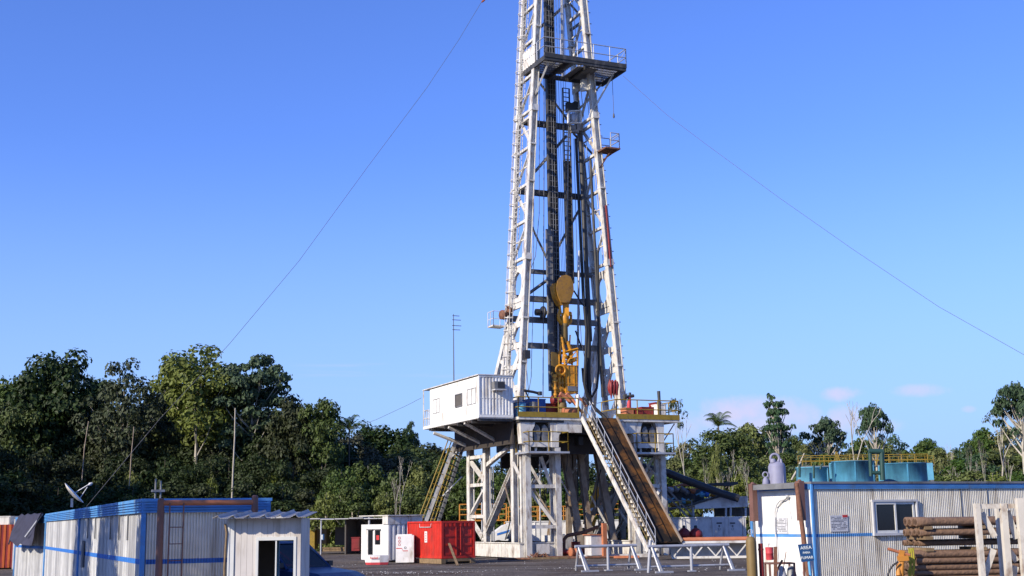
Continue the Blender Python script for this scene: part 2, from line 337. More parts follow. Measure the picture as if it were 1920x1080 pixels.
mx_ = n_.new('ShaderNodeMix'); mx_.data_type = 'RGBA'; mx_.blend_type = 'MULTIPLY'; l_.new(rb.outputs[0], mx_.inputs[0]); l_.new(hv_.outputs[0], mx_.inputs[6]); mx_.inputs[7].default_value = (.62, .55, .5, 1); l_.new(mx_.outputs[2], b_.inputs['Base Color'])
bp_ = n_.new('ShaderNodeBump'); bp_.inputs['Strength'].default_value = .9; bp_.inputs['Distance'].default_value = .12; zc = n_.new('ShaderNodeTexNoise'); zc.inputs['Scale'].default_value = 7; zc.inputs['Detail'].default_value = 8; l_.new(c_.outputs['Object'], zc.inputs[0]); l_.new(zc.outputs[0], bp_.inputs['Height']); l_.new(bp_.outputs[0], b_.inputs['Normal'])
g.build('ground', gm, kind='structure')
st_ = MB(); rr = random.Random(3)
for i in range(900):
    x, y = rr.uniform(-14, 14), rr.uniform(47, 76); y = y if rr.random() < .4 else 57 + 1.8 * sin(x * .4) + rr.gauss(0, .9); s_ = rr.uniform(.012, .035)
    pts = [V((rr.uniform(.5, 1) * cos(k * pi / 2 + rr.random()), rr.uniform(.5, 1) * sin(k * pi / 2 + rr.random()), 0)) * s_ for k in range(4)]
    q = V((x, y, -.02)); st_.add([q + p for p in pts] + [q + V((0, 0, s_ * .9))], [(0, 1, 4), (1, 2, 4), (2, 3, 4), (3, 0, 4)])
st_.build('gravel', M['pale'], kind='stuff', label='pale loose stones scattered on the dark yard', category='gravel')

# ================================================================ derrick mast
W = RIG; DF, DB = 3.2, 5.6
def al(z): return 1.30 + (z - 9.4) * .0645
def ar(z): return 8.15 - (z - 9.4) * .0765
def LF(z): return W(al(z), DF, z)
def LB(z): return W(al(z) + .05, DB, z)
def RF(z): return W(ar(z), DF, z)
def RB(z): return W(ar(z) + .1, DB, z)
ZT = 38.4; Z0 = 7.93
mast = thing('derrick_mast', 'tall white tapering steel lattice mast rising from the rig floor', 'mast', W(4.7, 4.4, Z0))
for nm, f, s_, h_ in (('front_chord', LF, .38, .40), ('front_chord', RF, .38, .40), ('rear_chord', LB, .26, .30), ('rear_chord', RB, .28, .30)):
    MB().beam(f(Z0), f(ZT), s_, h_, side=W.v, kind='H').build(nm, 'rigwhite', mast)
for f in (LF, RF, LB, RB):
    for z in (18.0, 27.55): MB().beam(f(z - .2), f(z + .2), .46, .46, side=W.u).build('splice_collar', 'rigwhite', mast)
    for z in (11.5, 14.2, 22.8, 25.2, 33): MB().beam(f(z - .05), f(z + .05), .42, .42, side=W.u).build('splice_collar', 'rigwhite', mast)
LV = [18.0, 20.35, 22.7, 25.1, 27.55, 29.9, 32.3, 34.7, 37.1]
for F_, B_ in ((LF, LB), (RF, RB)):
    s = MB()
    for i, z in enumerate(LV):
        s.beam(F_(z), B_(z), .16, .2, side=(0, 0, 1))
        if i < len(LV) - 1:
            z2 = LV[i + 1]; zm = (z + z2) / 2
            if i % 2: s.beam(F_(z), B_(z2), .15, .17)
            else: s.beam(B_(z), F_(z2), .15, .17)
        for q_ in (.33, .66): s.tube(F_(z).lerp(B_(z), q_), F_(min(z + 2.4, ZT)).lerp(B_(min(z + 2.4, ZT)), q_), .025, 5)
        s.beam(F_(z + 1.2), B_(z + 1.2), .07, .07) if z < 37 else None
        if z in (18.0, 27.55): s.beam(F_(z - .45), B_(z - .45), .16, .2, side=(0, 0, 1))
    s.build('side_lattice', 'rigwhite', mast)
    # heavy lower section: plates with oval openings, then thick knee braces
    s = MB()
    def holed(z0, z1, ra_=.30, m_=.12):
        o0, o1 = F_(z0), B_(z0); h0, h1 = F_(z1), B_(z1)
        def q(sx, t): return (o0.lerp(o1, sx)).lerp(h0.lerp(h1, sx), t)
        out = [(0, 0), (.5, 0), (1, 0), (1, .25), (1, .5), (1, .75), (1, 1), (.5, 1), (0, 1), (0, .75), (0, .5), (0, .25)]
        out = sorted(out, key=lambda e: math.atan2(e[1] - .5, e[0] - .5)); n = len(out)
        inn = []
        for e in out:
            an = math.atan2(e[1] - .5, e[0] - .5); inn.append((.5 + .27 * cos(an), .5 + .40 * sin(an) * (1 if abs(sin(an)) < .9 else .98)))
        for off in (-.09, .09):
            vs_ = [q(*e) + W.u * off for e in out] + [q(*e) + W.u * off for e in inn]
            s.add(vs_, [(i, (i + 1) % n, (i + 1) % n + n, i + n) for i in range(n)])
        vs_ = [q(*e) - W.u * .09 for e in inn] + [q(*e) + W.u * .09 for e in inn]
        s.add(vs_, [(i, (i + 1) % n, (i + 1) % n + n, i + n) for i in range(n)])
    holed(15.3, 17.5)
    for z in (15.1, 13.9, 12.6, 11.3, 10.0, 8.7): s.beam(F_(z), B_(z), .14, .34, side=W.u)
    for z, z2 in ((15.1, 12.6), (12.6, 10.0), (10., 8.)): s.beam(F_(z), B_(z2), .16, .34, side=W.u)
    s.beam(B_(13.9), F_(11.3), .14, .22, side=W.u); s.beam(B_(11.3), F_(8.7), .14, .22, side=W.u)
    s.build('lower_side_plate', 'rigwhite', mast)
for y in (236, 365, 512, 563, 602, 650):
    z = W.co(W.px(1040, y, DB))[2]; th = .34 if y != 512 else .26
    MB().beam(LB(z), RB(z), th, th, side=(0, 0, 1)).build('girt', 'greysteel' if y > 500 else 'dark', mast)
zz = lambda x, y: W.px(x, y, DB)
for p, q in (((1003, 322), (1062, 255)), ((1085, 395), (1040, 475)), ((997, 425), (1035, 505)), ((992, 550), (1040, 515)), ((1003, 60), (1062, 8)), ((1004, 145), (1070, 232)), ((1062, 0), (1098, 40)), ((1068, 58), (1100, 35)), ((1075, 250), (1112, 290)), ((1088, 160), (1120, 145))):
    MB().beam(zz(*p), zz(*q), .14, .16).build('rear_brace', 'greysteel', mast)
# A-frame legs behind the mast
for f, px_ in ((LB, 0), (RB, 1)):
    aa = 1.35 if not px_ else 8.2
    g_ = MB(); top = f(14.2)
    g_.beam(top, W(aa, 9.0, Z0), .3, .36, side=W.u); g_.beam(top - V((0, 0, .4)), W(aa, 7.4, Z0), .24, .28, side=W.u)
    for t in (.35, .7): g_.beam(top.lerp(W(aa, 9., Z0), t), (top - V((0, 0, .4))).lerp(W(aa, 7.4, Z0), t), .2, .22, side=W.u)
    g_.build('rear_leg', 'rigwhite', mast)
# crown beams just above the picture
cb = MB()
for z in (ZT,):
    cb.beam(LF(z), RF(z), .4, .5); cb.beam(LB(z), RB(z), .4, .5); cb.beam(LF(z), LB(z), .4, .5); cb.beam(RF(z), RB(z), .4, .5)
cb.build('crown_beam', 'rigwhite', mast)
# guide column for the top drive, with its mesh-like bars
gc = MB(); ga0, ga1, gd = 4.3, 4.82, 5.0
for a in (ga0, ga1): gc.bx(W, a - .05, a + .05, gd - .12, gd + .2, 9.2, ZT)
gc.bx(W, ga0 + .05, ga1 - .05, gd + .1, gd + .16, 9.2, ZT)
gc.build('guide_column', 'dark', mast)
gb = MB(); z = 9.4
while z < 37.9:
    gb.beam(W(ga0, gd - .14, z), W(ga1, gd - .14, z), .035); z += .36
for a in (ga0 + .17, ga0 + .33): gb.beam(W(a, gd - .15, 9.3), W(a, gd - .15, 38), .035)
gb.build('guide_grid', 'greysteel', mast)
ld = MB(); lp0 = W.px(1055, 165, 4.9); lp1 = W.px(1067, 165, 4.9); a0_, a1_ = W.co(lp0)[0], W.co(lp1)[0]
ztop = W.co(lp0)[2]; zb_ = W.co(W.px(1060, 530, 4.9))[2]
for a in (a0_, a1_): ld.beam(W(a, 4.9, zb_), W(a, 4.9, ztop), .10, .14)
z = zb_
while z < ztop: ld.tube(W(a0_, 4.88, z), W(a1_, 4.88, z), .03, 6); z += .3
zq = W.co(W.px(1060, 300, 4.9))[2]
ld.bx(W, a0_ - .02, a1_ + .02, 4.97, 5.02, zb_, zq)
ld.build('dark_ladder', 'dark', mast)
sp = MB(); pa = W.co(W.px(1029, 430, 4.6)); pbz = W.co(W.px(1029, 733, 4.6))[2]
sp.bx(W, pa[0] - .17, pa[0] + .17, 4.55, 4.65, pbz, pa[2])
z = pbz + .2
while z < pa[2]:
    sp.bx(W, pa[0] - .20, pa[0] + .20, 4.50, 4.56, z, z + .05); z += .42
sp.bx(W, pa[0] - .2, pa[0] - .15, 4.5, 4.7, pbz, pa[2]); sp.bx(W, pa[0] + .15, pa[0] + .2, 4.5, 4.7, pbz, pa[2])
for z in (12.5, 15.0, 17.0, 18.6): sp.bx(W, pa[0] + .2, ga0 - .05, 4.9, 5.0, z, z + .09)
sp.bx(W, pa[0] + .02, pa[0] + .1, 4.62, 5., 12.5, 18.7)
sp.build('hanging_rail', 'greysteel', mast)
# inner pipes standing along the right side
for x0, y0, x1, y1, r, mm, d_ in ((1087, 240, 1106, 640, .16, 'dark', 4.9), (1053, -40, 1056, 150, .11, 'galv', 4.6), (1107, 300, 1130, 745, .09, 'dark', 4.2), (1080, 260, 1094, 560, .10, 'dark', 5.2), (1125, 640, 1137, 760, .12, 'greysteel', 5.4), (1066, 230, 1062, 520, .05, 'greysteel', 4.6), (1086, 470, 1082, 745, .07, 'galv', 4.8), (1046, 580, 1047, 700, .06, 'galv', 4.7)):
    MB().path([W.px(x0, y0, d_), W.px((x0 + x1) / 2, (y0 + y1) / 2, d_), W.px(x1, y1, d_)], r, 8).build('standing_pipe', mm, mast)
# left ladder with safety hoops, on the outside of the left rear chord
lad = MB(); hoop = MB()
def lpos(z, o=0.): return W(al(z) - .18, DB - .95 + o, z)
z = 9.3
while z < 38: lad.tube(lpos(z), lpos(z, .42), .022, 5, caps=False); z += .32
for o in (0, .42): lad.beam(lpos(9.2, o), lpos(38, o), .05)
for z, o in ((z_, 0) for z_ in [9.6 + .8 * i for i in range(36)]):
    c = lpos(z, .21) - W.u * .02
    hoop.path([c + W.v * (.34 * cos(pi * k / 8 + 0)) - W.u * (.42 * sin(pi * k / 8)) for k in range(9)], .03, 5, False)
for k in (1.5, 4, 6.5):
    hoop.path([lpos(z_, .21) + W.v * (.34 * cos(pi * k / 8)) - W.u * (.42 * sin(pi * k / 8)) for z_ in (9.6, 20, 30, 38)], .02, 5, False)
ll = lad.build('ladder', 'rigwhite', mast); hoop.build('safety_cage', 'rigwhite', ll)
rg = MB(); z = 9                                                   # step pegs up the right chord
while z < 37: rg.tube(RF(z) + W.u * .15, RF(z) + W.u * .42, .03, 5); z += .75
rg.build('step_peg', 'greysteel', mast, kind='stuff')
MB().path([W.px(1136, 385, 3.0), W.px(1140, 430, 3.0), W.px(1145, 500, 3.0)], .06, 6).build('red_hose', 'redd', mast)
# light fixture at left, pulley on a girt
MB().bx(W, *(lambda c: (c[0] - .2, c[0] + .15, 2.75, 3.0, c[2] - .25, c[2] + .25))(W.co(W.px(987, 665, 3.0)))).build('floodlight', 'blackm', mast)
pu = MB(); c = W.px(1018, 586, 5.2); pu.lathe(c - W.u * .1, [(.02, 0), (.38, .02), (.42, .1), (.38, .18), (.02, .2)], 16, W.u); pu.beam(c - W.u * .55, c + W.u * .6, .16, .2); pu.lathe(c - W.u * .5, [(.22, 0), (.22, .25)], 12, W.u)
pu.build('pulley', 'blackm', mast)
wh = MB()
wh.prism([W.px(x, y, 4.6) for x, y in ((1075, 146), (1090, 150), (1090, 166), (1076, 176))], W.v * .25); wh.build('white_housing', 'white', mast); wh = MB(); wh.prism([W.px(x, y, 3.4) for x, y in ((1092, 148), (1106, 150), (1106, 168), (1092, 170))], W.v * .3)
wh.build('white_housing', 'white', mast)
gh = MB(); gh.prism([W.px(x, y, 3.4) for x, y in ((1108, 163), (1117, 163), (1119, 214), (1112, 214))], W.v * .4); gh.build('green_housing', 'green', mast)
cbx = MB(); q_ = [W.px(x, y, 4.4) for x, y in ((1066, 209), (1088, 208), (1089, 231), (1066, 231))]
for i in range(4): cbx.beam(q_[i], q_[(i + 1) % 4], .22, .09, side=W.v)
fcage = cbx.build('lamp_cage', 'white', mast)
MB().lathe(W.px(1076, 231, 4.4) + V((0, 0, .03)), [(.16, 0), (.24, .1), (.24, .55), (.14, .64)], 12).build('lamp_drum', 'galv', fcage)
dkb = MB(); dkb.prism([W.px(x, y, 4.4) for x, y in ((1065, 190), (1072, 193), (1078, 189), (1084, 192), (1084, 207), (1065, 208))], W.v * .4); dkb.build('dark_block', 'blackm', mast)
cc = MB()                                                          # catwalk stub under the lamp
for x, y, s1, s2 in ((1074, 240, .3, .3), (1086, 238, .4, .5), (1078, 246, .5, .2)): cc.bx(W, *(lambda c: (c[0] - s1 / 2, c[0] + s1 / 2, 4.3, 4.6, c[2] - s2 / 2, c[2] + s2 / 2))(W.co(W.px(x, y, 4.4))))
cc.build('hanging_block', 'greysteel', mast)

# red tugger winches and their little platform on the left side
tw = thing('tugger_platform', 'small white railed platform with two red brown sheaves on the left side of the mast', 'platform', W.px(935, 612, 5.6))
b0 = W.px(925, 611, 5.6); b1 = W.px(948, 613, 5.6)
mm_ = MB(); mm_.par(b0, b1 - b0, W.v * .9, V((0, 0, .09))); mm_.beam(b1 + V((0, 0, .04)) - W.u * .1, LB(W.co(b1)[2] + .04), .1, .09); mm_.build('deck', 'rigwhite', tw)
rl = MB(); rail(rl, [b0 + W.v * .85, b0, b0.lerp(b1, .55)], .95, .5, .022); rl.build('railing', 'rigwhite', tw)
for x, y in ((941, 590), (952, 583)):
    s = MB(); s.lathe(W.px(x, y, 5.1) , [(.02, 0), (.30, 0), (.30, .04), (.14, .06), (.14, .16), (.30, .18), (.30, .22), (.02, .22)], 18, W.v * .35 + W.u); s.build('sheave', 'rust', tw)

# ---- racking board
mb_ = thing('racking_board', 'grey working platform with railings high on the mast', 'platform', W(5.3, 3, 30.3))
fr_ = MB(); A0, A1, E0, E1, ZB = 2.42, 8.17, 1.4, 4.6, 30.42
for d in (E0, E1 - .12): fr_.bx(W, A0, A1, d, d + .12, ZB - .3, ZB)
for a in (A0, 4.15, 5.55, A1 - .12): fr_.bx(W, a, a + .12, E0 + .12, E1 - .12, ZB - .3, ZB)
fr_.bx(W, A0 - .02, A1 + .02, E0 - .04, E0, ZB - .12, ZB + .16)
fr_.build('frame', 'dark', mb_)
gr = MB()
for a0, a1 in ((A0 + .12, 4.15), (5.67, A1 - .12)):
    a = a0
    while a < a1: gr.bx(W, a, a + .035, E0 + .12, E1 - .12, ZB - .06, ZB - .01); a += .11
    d = E0 + .3
    while d < E1 - .2: gr.bx(W, a0, a1, d, d + .04, ZB - .10, ZB - .062); d += .38
gr.bx(W, 4.27, 5.55, E0 + .12, E0 + .5, ZB - .06, ZB - .01); gr.bx(W, 5.1, 6.6, 2.2, 4.3, ZB - .14, ZB - .105)
gr.build('grating', 'greysteel', mb_)
fg = MB()
for i in range(9): fg.beam(W(3.9 + .05, 2.2 + i * .24, ZB), W(4.9, 2.2 + i * .24, ZB), .07)
fg.build('pipe_finger', 'dark', mb_, kind='stuff')
rl = MB(); rail(rl, [W(A0, E1, ZB + .02), W(A0, E0, ZB + .02), W(A1, E0, ZB + .02), W(A1, E1, ZB + .02)], 1.15, 1.05, .03); rl.beam(W(A1 - .7, E0, ZB + 0.02), W(A1, E0, ZB + 1.1), .03); rl.beam(W(A1, E0 + .3, ZB), W(A1, E1, ZB + 1.), .04)
rl.build('railing', 'galv', mb_)
wp = MB(); wp.corr(W, E0 + 1.3, E1, ZB, ZB + 1.2, d=A0 - .03, pitch=.3, amp=.03, axis='d'); wp.corr(W, E0 + 1.3, E1, ZB, ZB + 1.2, d=A0 + .03, pitch=.3, amp=.03, axis='d'); wp.build('wind_panel', 'rigwhite', mb_)
ks = MB()
ks.beam(W.px(1028, 118, 1.8), LF(28.3), .09, .12); ks.beam(W(A1 - .5, E0 + .8, ZB - .3), RF(28.0), .12, .14); ks.beam(W(A1 - .3, E1 - .4, ZB - .3), RB(28.6), .1, .12); ks.build('knee_strut', 'rigwhite', mb_)
hp = W.px(1148, 150, 2.2); hr = MB().path([hp + V((0, 0, .3)), hp - V((0, 0, 2.2)) + W.u * .03], .018, 5); hr.lathe(hp - V((0, 0, 2.55)) + W.u * .03, [(.02, 0), (.07, .08), (.05, .3), (.01, .36)], 8)
solo(hr, 'hanging_rope', 'cable', 'thin rope with a small weight dangling below the racking board', 'rope')

# ---- small stabbing platform
sb = thing('stabbing_platform', 'small square brown cage platform on the right side of the mast', 'platform', W.px(1135, 290, 3.))
c = W.co(W.px(1122, 285, 3.0)); az, zz_ = c[0], c[2]
s = MB(); s.bx(W, az, az + 1.05, 2.0, 3.3, zz_, zz_ + .1)
s.beam(W(az + .5, 2.1, zz_), RF(zz_ - 1.), .06); s.beam(W(az + .8, 3.2, zz_), RF(zz_ - 1.) + W.v * .2, .06); s.beam(W(az + .9, 2.1, zz_), W(az + .3, 3.2, zz_ - .5), .06); s.build('deck', 'rust', sb)
s = MB(); rail(s, [W(az + .4, 2.05, zz_ + .1), W(az + 1.0, 2.05, zz_ + .1), W(az + 1.0, 3.25, zz_ + .1), W(az + .1, 3.25, zz_ + .1)], .95, 1.2, .032); s.beam(W(az + .4, 2.05, zz_ + .5), W(az + 1.0, 2.05, zz_ + .95), .04); s.build('railing', 'galv', sb)

# ---- travelling block, hook and top drive
tb = thing('travelling_block', 'large ochre pear shaped pulley block with a hook hanging in the mast', 'pulley block', W.px(1060, 600, 3.9))
def pxs(l, d): return [W.px(x, y, d) for x, y in l]
s = MB(); s.prism(pxs([(1043, 540), (1046, 525), (1053, 517), (1062, 515), (1070, 519), (1075, 531), (1076, 545), (1072, 558), (1067, 567), (1052, 567), (1046, 554)], 3.55), W.v * .12)
s.prism(pxs([(1043, 541), (1046, 526), (1053, 518), (1062, 516), (1070, 520), (1075, 532), (1076, 546), (1072, 559), (1067, 568), (1052, 568), (1046, 555)], 4.25), W.v * .12)
s.build('side_plate', 'block', tb)
s = MB(); s.lathe(W.px(1060, 538, 3.70), [(.02, 0), (.38, 0), (.34, .06), (.34, .1), (.40, .14), (.34, .2), (.34, .24), (.40, .28), (.34, .34), (.34, .38), (.40, .45), (.02, .45)], 24, W.v); s.build('sheave', 'greysteel', tb)
s = MB(); s.prism(pxs([(1037, 536), (1042, 530), (1045, 545), (1052, 562), (1056, 572), (1050, 572), (1042, 558)], 3.7), W.v * .5); s.build('cheek_guard', 'drive', tb)
s = MB(); c = W.px(1061, 569, 3.95); s.beam(c, W.px(1061, 594, 3.95), .38, .4); s.tube(W.px(1049, 572, 3.95), W.px(1052, 590, 3.95), .08, 8, .06); s.build('hook_shank', 'drive', tb)
s = MB(); s.path(pxs([(1051, 580), (1047, 590), (1048, 600), (1055, 608), (1064, 609), (1070, 603), (1071, 590)], 3.95), [.07, .1, .13, .15, .14, .1, .07], 8); s.lathe(W.px(1059, 600, 3.95), [(.22, -.3), (.26, -.1), (.26, .2), (.16, .45)], 16); s.lathe(W.px(1068, 588, 3.85), [(.12, -.1), (.14, .1), (.1, .2)], 10, W.v); s.build('hook', 'drive', tb)
td = thing('top_drive', 'bright amber top drive drilling motor in a cage hanging above the rig floor', 'drilling machine', W.px(1070, 738, 3.9))
s = MB(); s.lathe(W.px(1059, 645, 3.95), [(.15, 0), (.21, .1), (.21, 1.1), (.24, 1.25), (.18, 1.3)], 16); s.build('swivel_pipe', 'khaki', td)
s = MB()
for x in (1050, 1067): s.beam(W.px(x + 2, 628, 3.9), W.px(x, 668, 3.9), .09, .12)
s.path(pxs([(1053, 632), (1058, 660), (1056, 680)], 3.8), .1, 8); s.path(pxs([(1064, 640), (1069, 655), (1072, 668)], 3.8), [.1, .14, .12], 8); s.build('link_bail', 'drive', td)
cT = W.co(W.px(1071, 685, 3.6)); cB = W.co(W.px(1071, 737, 3.6)); a0, a1 = W.co(W.px(1060, 700, 3.6))[0], W.co(W.px(1082, 700, 3.6))[0]
s = MB(); s.bx(W, a0, a1, 3.6, 4.4, cB[2], cT[2]); 
for z in (cT[2] - .04, cT[2] - .5, cB[2] + .55): s.bx(W, a0 - .025, a1 + .025, 3.575, 4.42, z, z + .05)
for a in (a0 + .2, a1 - .2): s.bx(W, a - .03, a + .03, 3.57, 3.6, cB[2], cT[2])
s.build('motor_housing', 'drive', td)
MB().bx(W, a0 + .12, a1 - .06, 3.55, 3.575, cB[2] + .12, cB[2] + .42).build('grey_panel', 'greysteel', td)
s = MB(); z3 = W.co(W.px(1071, 658, 3.6))[2]
for a in (a0 - .03, a1 + .05):
    for d in (3.62, 4.35): s.beam(W(a, d, cT[2]), W(a, d, z3 + .1), .1)
for d in (3.62, 4.35):
    s.beam(W(a0 - .05, d, z3 - .1), W(a1 + .12, d, z3 + .15), .12); s.beam(W(a0, d, cT[2] + .3), W(a1, d, cT[2] + .3), .07)
s.beam(W(a1 + .05, 3.62, z3 + .1), W(a1 + .05, 4.35, z3 + .1), .1); s.beam(W(a0, 3.62, cT[2] + .1), W(a1, 3.62, z3), .05); s.build('upper_cage', 'drive', td)
s = MB(); rr = random.Random(5)
for i in range(9): s.lathe(W(a0 + rr.uniform(.05, .65), rr.uniform(3.7, 4.2), cT[2] + rr.uniform(.02, .5)), [(.09, 0), (.13, .05), (.13, .22), (.06, .28)], 10, (rr.uniform(-.5, .5), rr.uniform(-1, .3), 1))
s.path([W(a0 + .1, 3.7, cT[2]), W(a0 + .3, 3.55, cT[2] + .4), W(a1, 3.6, cT[2] + .5)], .05, 7); s.build('valve_group', 'drive', td)
for k, (x, yt, yb, r, mm) in enumerate(((1040, 702, 745, .13, 'drive'), (1048, 690, 737, .14, 'drive'), (1054, 690, 735, .16, 'drive'), (1044, 690, 750, .09, 'dark'), (1057, 700, 736, .12, 'drive'))):
    p, q = W.px(x, yt, 3.7 + .1 * k), W.px(x + 1, yb, 3.7 + .1 * k); s = MB(); s.tube(p, q, r * .8, 10)
    for t in (.08, .3, .62, .88): s.tube(p.lerp(q, t - .05), p.lerp(q, t + .05), r * 1.25, 10)
    s.build('side_cylinder', mm, td)
s = MB(); s.ring(W.px(1051, 694, 3.6), .3, .07, W.v + W.u * .2, 16, 7); s.ring(W.px(1045, 741, 3.7), .22, .05, W.v, 14, 6); s.beam(W.px(1046, 686, 3.8), W.px(1060, 684, 3.8), .14); s.beam(W.px(1046, 728, 3.8), W.px(1060, 730, 3.8), .2); s.build('pipe_handler', 'drive', td)
s = MB(); s.bx(W, a0 - .5, a0 - .05, 4.4, 4.9, cB[2] + .3, cT[2] + .9); s.build('carriage', 'khaki', td)
# cables up to the crown
s = MB()
for k in range(6): s.path([W.px(1054 + k * 2.6, 525, 3.75 + .1 * k), W(4.2 + .22 * k, 4.2, 38.2)], .014, 5, False)
solo(s, 'hoisting_line', 'cable', 'bundle of steel hoisting lines running up the mast from the pear shaped pulley block', 'cable')
for k, (pts, r, lb) in enumerate(([[(1012, -30), (1012, 120), (1011, 300), (1011, 400), (1004, 480), (995, 505)], .022, 'dark line hanging inside the left leg and curving to it at mid height'], [[(1020, -30), (1020, 300), (1019, 560), (1018, 745)], .03, 'straight dark line hanging from mast top to the rig floor left of the guide column'], [[(1001, 380), (1000, 560), (997, 660), (996, 706), (992, 730), (991, 740)], .02, 'thin winch line with a swivel ending above the blue bins'], [[(985, 672), (988, 700), (991, 735)], .02, 'short twin line below the black floodlight'], [[(1076, 260), (1080, 420), (1083, 520), (1090, 640), (1100, 690)], .022, 'dark line drooping right of the pear shaped pulley block'])):
    solo(MB().path(pxs(pts, 4.0), r, 5), 'hanging_line', 'cable', lb, 'cable')
solo(MB().path(pxs([(1096, 575), (1100, 620), (1098, 680), (1096, 720), (1101, 742), (1108, 750)], 3.5), .10, 8), 'hose', 'black', 'thick black hose dropping behind the amber top drive', 'hose')
solo(MB().path(pxs([(1100, 560), (1104, 640), (1103, 700), (1106, 760)], 4.1), .15, 8), 'hose', 'black', 'thickest black hose running straight down to the rig floor', 'hose')
solo(MB().path(pxs([(1121, 470), (1122, 600), (1123, 690), (1119, 728), (1110, 744), (1101, 738), (1094, 715), (1092, 690)], 3.8), .075, 8), 'hose', 'black', 'black hose making a loop just above the rig floor', 'hose')
s = MB(); s.path(pxs([(1079, 620), (1090, 650), (1098, 660), (1100, 640)], 4.4), .05, 6); solo(s, 'pipe_line', 'blackm', 'short dark hose hooking up to the thick black hoses right of the top drive', 'pipe'); s = MB(); s.path(pxs([(1076, 545), (1090, 568), (1096, 575)], 4.2), .05, 6)
solo(s, 'pipe_line', 'blackm', 'thin dark line sloping from the pulley block to the thick hoses', 'pipe')

# ================================================================ substructure and rig floor
ss = thing('rig_substructure', 'massive white and dark steel substructure carrying the rig floor on four leg towers', 'steel structure', W(4.5, 4.5, 0))
HF = 7.9
def bld(nm, mb, mt='rigwhite', par=None, **k): return mb.build(nm, mt, par or ss, **k)
dk = MB(); dk.bx(W, -.5, 10.05, -.35, 9.4, HF - .16, HF)
deck = bld('drill_floor', dk, 'rigwhite')
for a0, a1 in ((-.5, 3.35), (5.75, 10.05)):
    MB().bx(W, a0, a1, -.38, -.35, HF - .02, HF + .28).build('toe_board', 'yellow', deck)
# girders below the deck
s = MB(); s.bx(W, -.45, 2.4, -.25, 9.3, HF - .30, HF - .162); bld('floor_plate', s, 'dark')
for a0, a1 in ((1.95, 3.55), (5.8, 7.1)):
    s = MB(); s.bx(W, a0, a1, -.22, .1, HF - .85, HF - .17); bld('front_girder', s)
s = MB(); s.bx(W, 3.55, 5.8, .3, .6, HF - .9, HF - .17)
for d in (1.6, 3.4, 5.2, 7., 8.8): s.bx(W, .2, 8.8, d, d + .3, HF - 1.0, HF - .31)
for a in (2.2, 3.8, 5.4, 7.): s.bx(W, a, a + .3, .7, 9.2, HF - 1.5, HF - 1.01)
bld('floor_beam', s, 'dark')
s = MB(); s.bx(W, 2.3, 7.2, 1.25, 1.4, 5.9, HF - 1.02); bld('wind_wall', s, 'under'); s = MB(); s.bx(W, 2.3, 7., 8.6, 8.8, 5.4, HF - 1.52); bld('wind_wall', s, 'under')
def shoulder(sgn):
    """raised box with the curved cheek plates and the cast lifting eyes"""
    X = (lambda a: a) if sgn > 0 else (lambda a: 9.05 - a)
    def bxx(mb, a0, a1, *r): mb.bx(W, min(X(a0), X(a1)), max(X(a0), X(a1)), *r)
    s = MB()
    for d in (-.2,):
        # left cheek (solid, curved foot), right column with haunch
        pts = [(-.35, HF - .17), (.62, HF - .17), (.55, HF - .5), (.42, HF - .75), (.42, HF - 1.5), (.3, HF - 1.62), (-.25, HF - 1.5)] if sgn > 0 else [(0., HF - .17), (.62, HF - .17), (.42, HF - .75), (.42, HF - 2.3), (.05, HF - 2.3)]
        s.prism([W(X(a), d, z) for a, z in pts], W.v * .5)
        pts = [(1.45, HF - .17), (2.25, HF - .17), (2.25, HF - .85), (2.1, HF - 1.0), (2.05, HF - 1.7), (1.62, HF - 1.7), (1.62, HF - .7), (1.55, HF - .4)]
        s.prism([W(X(a), d, z) for a, z in pts], W.v * .5)
    bld('cheek_plate', s)
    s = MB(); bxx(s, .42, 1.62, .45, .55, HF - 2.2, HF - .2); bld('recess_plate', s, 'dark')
    for a in (.78, 1.28):
        s = MB(); pr = [(-.05, -.1), (.12, -.25), (.2, -.55), (.16, -.8), (.05, -1.25), (-.1, -1.45), (-.2, -1.1), (-.24, -.6), (-.16, -.2)]
        s.prism([W(X(a + x), -.1, HF - .3 + z) for x, z in pr], W.v * .35); s.lathe(W(X(a + .03), -.14, HF - .85), [(.15, 0), (.15, .04)], 12, W.v)
        bld('lifting_eye', s, 'greysteel')
shoulder(1); shoulder(-1)
